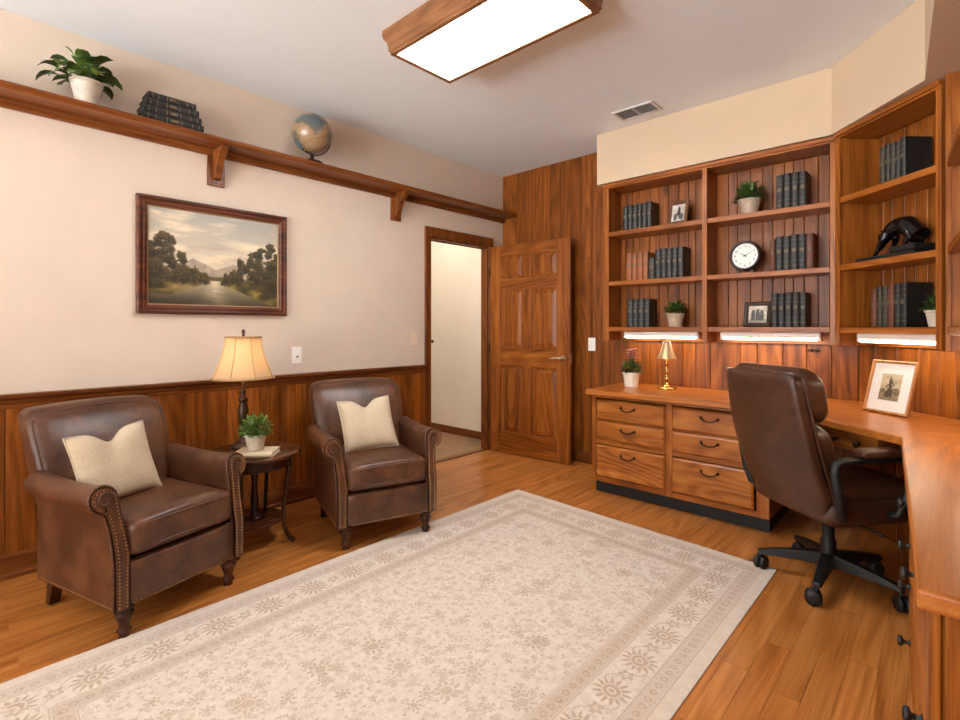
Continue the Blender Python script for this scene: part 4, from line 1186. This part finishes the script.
vs = [(.105, 0, .135, .050), (.068, 0, .172, .050), (.02, 0, .186, .042), (-.03, 0, .166, .037), (-.068, 0, .128, .029), (-.098, 0, .088, .020), (-.120, 0, .058, .012),
      (.132, 0, .108, .036),
      (.118, .032, .096, .022), (.102, .040, .080, .014), (.104, .040, .068, .012), (.088, .042, .066, .009),
      (.118, -.032, .096, .022), (.102, -.040, .080, .014), (.104, -.040, .068, .012), (.088, -.042, .066, .009),
      (-.038, .036, .115, .019), (-.062, .042, .080, .012), (-.076, .042, .040, .010), (-.096, .042, .034, .008),
      (-.038, -.036, .115, .019), (-.062, -.042, .080, .012), (-.076, -.042, .040, .010), (-.096, -.042, .034, .008),
      (-.070, .026, .142, .007), (-.070, -.026, .142, .007)]
ed = [(0,1),(1,2),(2,3),(3,4),(4,5),(5,6),(0,7),(7,8),(8,9),(9,10),(10,11),(7,12),(12,13),(13,14),(14,15),(3,16),(16,17),(17,18),(18,19),(3,20),(20,21),(21,22),(22,23),(4,24),(4,25)]
skin('body', vs, ed, BLACKST, st)
MB().cushion((.11, 0, .0445), (.155, .145, .033), .006, n=5).build('rock', BLACKBASE, st)

# ------------------------------------------------------------------ round side table between the armchairs
tb = thing('side_table', 'small round dark wood table between the two armchairs', 'table', (.482, -2.722, 0), R(20))
TT, TR = .52, .25
m = MB().lathe([(TR-.012, TT-.026), (TR-.004, TT-.022), (TR, TT-.014), (TR-.002, TT-.005), (TR-.008, TT), (1e-4, TT)], 48); m.build('tabletop', W['darkx'], tb, smooth=True); smooth_sharp(tb.children[0], 40)
m = MB().lathe([(TR-.055, TT-.085), (TR-.05, TT-.083), (TR-.05, TT-.075), (TR-.054, TT-.072), (TR-.054, TT-.0265), (TR-.07, TT-.0265), (TR-.07, TT-.085)], 48, caps=False)
m.bm.faces.ensure_lookup_table(); m.build('apron', W['dark'], tb, smooth=False)
m = MB().lathe([(.150, .125), (.157, .130), (.157, .140), (.150, .145), (1e-4, .145)], 40); smooth_sharp(m.build('lower_shelf', W['darkx'], tb))
m = MB().lathe([(.055, .1455), (.055, .152), (.035, .158), (.022, .17), (.018, .2), (.024, .24), (.018, .28), (.015, .34), (.022, .40), (.018, .425), (.03, .434), (.03, TT-.027)], 20); m.build('centre_post', W['dark'], tb, smooth=True)
for k in range(4):
    a = R(90*k + 25)
    cth, sth = math.cos(a), math.sin(a)
    pr_ = [(.190, TT-.03, .017), (.192, TT-.09, .016), (.185, .36, .013), (.172, .27, .011), (.160, .19, .0115), (.160, .13, .012), (.172, .075, .011), (.192, .035, .012), (.212, .016, .014), (.222, .011, .011)]
    m = MB().tube([(r_*cth, r_*sth, z_) for r_, z_, _ in pr_], [q for _, _, q in pr_], 10)
    m.build('leg', W['dark'], tb, smooth=True)

# ------------------------------------------------------------------ table lamp
tl = thing('table_lamp', 'turned bronze lamp with a glowing cream bell shade on the round table', 'lamp', (.365, -2.735, TT+.0005))
m = MB().lathe([(.066, 0), (.069, .008), (.062, .02), (.046, .026), (.030, .036), (.022, .05), (.018, .07), (.027, .084), (.030, .098), (.024, .115), (.017, .13), (.022, .14), (.027, .17), (.029, .21), (.023, .245), (.016, .26), (.028, .268), (.028, .278), (.015, .286), (.013, .31), (.018, .318), (.010, .33), (.008, .37)], 24)
m.build('base', plain('bronzed lamp base', (70, 48, 34), .38, .6, nvar=.3, nscale=30), tl, smooth=True)
t = NT('lit fabric shade')
tn = t.t.nodes; tr = tn.new('ShaderNodeBsdfTranslucent'); tr.inputs[0].default_value = srgb(246, 222, 182)
df = tn.new('ShaderNodeBsdfDiffuse'); df.inputs[0].default_value = srgb(214, 186, 146)
mx = tn.new('ShaderNodeMixShader'); mx.inputs[0].default_value = .38
t.t.links.new(df.outputs[0], mx.inputs[1]); t.t.links.new(tr.outputs[0], mx.inputs[2]); t.t.links.new(mx.outputs[0], tn['Material Output'].inputs[0])
shp = []
for k in range(13):
    u = k/12; rr = .096 + .070*(u**1.6); zz = .632 - .235*u
    shp.append((rr, zz))
m = MB(); seg = 48; rings = []
for rr, zz in shp:
    rings.append([m.bm.verts.new(((rr*(1-.012*abs(math.sin(4*2*PI*k/seg)))) * math.cos(2*PI*k/seg), rr*(1-.012*abs(math.sin(4*2*PI*k/seg))) * math.sin(2*PI*k/seg), zz)) for k in range(seg)])
for A, B in zip(rings, rings[1:]):
    for k in range(seg): m.bm.faces.new([A[k], A[(k+1) % seg], B[(k+1) % seg], B[k]])
sh = m.build('lamp_shade', t.m, tl, smooth=True)
s_ = sh.modifiers.new('thick', 'SOLIDIFY'); s_.thickness = .0015
TRIM = plain('shade trim', (170, 132, 88), .7)
for rr, zz in (shp[0], shp[-1]): MB().tube([((rr+.001)*math.cos(2*PI*k/40), (rr+.001)*math.sin(2*PI*k/40), zz) for k in range(40)], .004, 6, closed=True).build('trim', TRIM, sh, smooth=True)
m = MB()
for k in range(8):
    a = 2*PI*k/8; m.tube([((rr+.0018)*math.cos(a), (rr+.0018)*math.sin(a), zz) for rr, zz in shp], .0016, 5)
m.build('seam', TRIM, sh, smooth=True)
m = MB().tube([(.05*math.cos(a), 0, .50+.13*math.sin(a)) for a in [R(-90+360*k/24) for k in range(24)]], .002, 6, closed=True)
for k in range(3):
    a = 2*PI*k/3; m.tube([(0, 0, .631), (.095*math.cos(a), .095*math.sin(a), .631)], .002, 6)
m.build('harp', BRASS, tl, smooth=True)
m = MB().lathe([(.006, .6345), (.010, .644), (.006, .650), (.011, .660), (.009, .670), (1e-3, .678)], 14); m.build('finial', plain('bronze finial', (70, 48, 34), .38, .6), tl, smooth=True)
MB().ball((0, 0, .46), .028, 16).build('bulb', emit('warm lamp bulb', (255, 220, 170), 5), tl, smooth=True)
pl = bpy.data.lights.new('table lamp bulb', 'POINT'); pl.energy = LAMP_W; pl.color = (1, .80, .56); pl.shadow_soft_size = .04
po = bpy.data.objects.new('table_lamp_light', pl); C.objects.link(po); po.parent = tl; po.location = (0, 0, .515)

lying_book('cream book lying on the round table under a potted plant', (.598, -2.757, TT+.0005), R(48), .20, .15, .026, plain('cream book cloth', (206, 188, 154), .7))
potted('small bushy plant in a grey-cream pot on the cream book', (.590, -2.762, TT+.028), .040, .052, .085, CERAM, 'bush', 15, LEAFB, fr=.09, fh=.10, count=330, ls=.026)

# ------------------------------------------------------------------ office chair (local: sitter faces +x)
OC = thing('office_chair', 'brown leather executive office chair on a black five-star base', 'office chair', (2.915, -1.045, 0), R(52))
m = MB().lathe([(.042, .075), (.046, .085), (.046, .13), (.032, .14), (.032, .20), (.026, .205), (.026, .335)], 20); m.build('column', BLKPL, OC, smooth=True)
for k in range(5):
    a = R(72*k + 54 - 52)
    c_, s_ = math.cos(a), math.sin(a); n_ = Vector((-s_, c_, 0)); d_ = Vector((c_, s_, 0))
    m = MB(); secs = ((.03, .032, .085, .14), (.12, .027, .086, .132), (.22, .022, .084, .116), (.295, .019, .080, .100))
    rg = []
    for r_, hw, zb, zt in secs:
        p = d_*r_; rg.append([m.bm.verts.new(tuple(p+n_*q+Vector((0, 0, z_)))) for q, z_ in ((-hw, zb), (hw, zb), (hw*.75, zt), (-hw*.75, zt))])
    for A, B in zip(rg, rg[1:]):
        for q in range(4): m.bm.faces.new([A[q], A[(q+1) % 4], B[(q+1) % 4], B[q]])
    m.bm.faces.new(rg[0][::-1]); m.bm.faces.new(rg[-1])
    m.build('base_leg', BLKMET, OC, bevel=.004)
    cp = d_*.285; ca = a + R(70 + 40*k); ax = Vector((math.cos(ca), math.sin(ca), 0)); trail = Vector((-ax.y, ax.x, 0))*.012
    cst = MB().lathe([(.008, .04), (.008, .079)], 10, (cp.x, cp.y, 0)).build('caster', BLKPL, OC, smooth=True)
    for sd in (-1, 1):
        M_ = Matrix.Translation(cp + trail + ax*sd*.014 + Vector((0, 0, .034))) @ Vector((1, 0, 0)).rotation_difference(ax).to_matrix().to_4x4() @ Matrix.Rotation(R(90), 4, 'Y')
        m = MB().lathe([(.012, -.012), (.029, -.011), (.034, -.005), (.034, .005), (.029, .011), (.012, .012)], 22); m.xf(M_); m.build('wheel', BLKPL, cst, smooth=True)
    M_ = Matrix.Translation(cp + trail + Vector((0, 0, .040))) @ Vector((1, 0, 0)).rotation_difference(ax).to_matrix().to_4x4()
    m = MB(); m.cushion((0, 0, .008), (.004, .050, .044), .002, n=4); m.xf(M_); m.build('hood', BLKPL, cst, smooth=True)
m = MB().box(-.10, .12, -.07, .07, .315, .345); m.build('mechanism', BLKMET, OC, bevel=.006)
m = MB().tube([(.02, -.07, .325), (.03, -.20, .318), (.035, -.25, .312)], [.005, .005, .008], 8); m.build('lever', BLKPL, OC, smooth=True)
def seatf(q, x, y, z):
    q.z += .03*y*y*(z > 0)*.5 - .03*max(0, x-.4)**2*1.2
    return q
m = MB().cushion((.045, 0, .40), (.53, .50, .105), .05, .05, n=12, fn=seatf); m.build('seat_shell', LD, OC, smooth=True)
m = MB().cushion((.06, 0, .474), (.49, .45, .075), .037, .12, n=12); m.build('seat_cushion', LD, OC, smooth=True)
REC = .19
def backx(zz): 
    u = (zz-.36)/.66
    return -.215 - REC*u + .045*math.sin(PI*min(1, u/.6))*0
def rec(q):
    return q
SHEAR = Matrix(((1, 0, -REC/.66, 0), (0, 1, 0, 0), (0, 0, 1, 0), (0, 0, 0, 1)))
def shellf(q, x, y, z):
    u = (z+1)/2
    q.y *= (.93 + .07*math.sin(PI*min(1, u*1.0+.05)) ) * (1 - .10*max(0, .18-u)/.18)
    q.x += .020*y*y                       # wraps forward at the sides
    q.x += -.028*math.sin(PI*u)+.02       # gentle bow
    q.z -= .008*y*y*u
    return q
m = MB().cushion((0, 0, .325), (.055, .485, .65), .020, 0, n=16, fn=shellf); m.xf(Matrix.Translation((-.215, 0, .36)) @ SHEAR)
m.build('backrest_shell', LO, OC, smooth=True)
def pad(name, z0, z1, wy, th, x0):
    m = MB()
    def f_(q, x, y, z):
        q.x += .03*y*y - .02*math.sin(PI*(q.z+(z0+z1)/2)/.65)+.012; return q
    h_ = z1-z0
    vs_ = MB().cushion((0, 0, 0), (h_, wy, th), th*.48, .22, n=12, rot=Matrix.Rotation(R(-90), 3, 'Y'))
    # shift up then bend with the shell
    for v in vs_.bm.verts:
        zz = v.co.z + (z0+z1)/2; y = v.co.y/(wy/2)
        v.co.x += x0 + .022*y*y - .024*math.sin(PI*zz/.65) + .016; v.co.z = zz
    vs_.xf(Matrix.Translation((-.215, 0, .36)) @ SHEAR)
    return vs_.build(name, LO, OC, smooth=True)
pad('headrest_pad', .425, .672, .485, .165, .072)
pad('lumbar_pad', .205, .432, .475, .145, .066)
pad('lower_back_pad', .055, .212, .46, .12, .055)
pp = []
def sp_(y, u):
    q = Vector((.0275, y*.2425, -.325+.65*u)); q = shellf(q, 1, y, 2*u-1); q += Vector((0, 0, .325)); return SHEAR @ q + Vector((-.215, 0, .36))
for k in range(11): pp.append(sp_(-1, .04+.93*k/10))
for k in range(1, 10): pp.append(sp_(-1+2*k/10, .995))
for k in range(11): pp.append(sp_(1, .97-.93*k/10))
MB().tube(pp, .007, 6).build('piping', LO, OC, smooth=True)
for s in (-1, 1):
    ar = MB()
    ar.tube([(p[0]-.035, s*p[1], p[2]) for p in ((-.13, .235, .395), (-.16, .278, .41), (-.18, .285, .48), (-.205, .285, .60), (-.20, .287, .64), (-.17, .288, .652), (0, .292, .654), (.12, .292, .654), (.165, .292, .642), (.17, .290, .60), (.13, .285, .46), (.11, .278, .41), (.09, .235, .395))], [.016, .017, .019, .019, .017, .016, .015, .015, .015, .015, .016, .016, .015], 10)
    a_ = ar.build('armrest', BLKPL, OC, smooth=True)
    m = MB().cushion((.0, s*.292, .684), (.27, .064, .036), .016, .1, n=8); m.build('arm_pad', LD, a_, smooth=True)
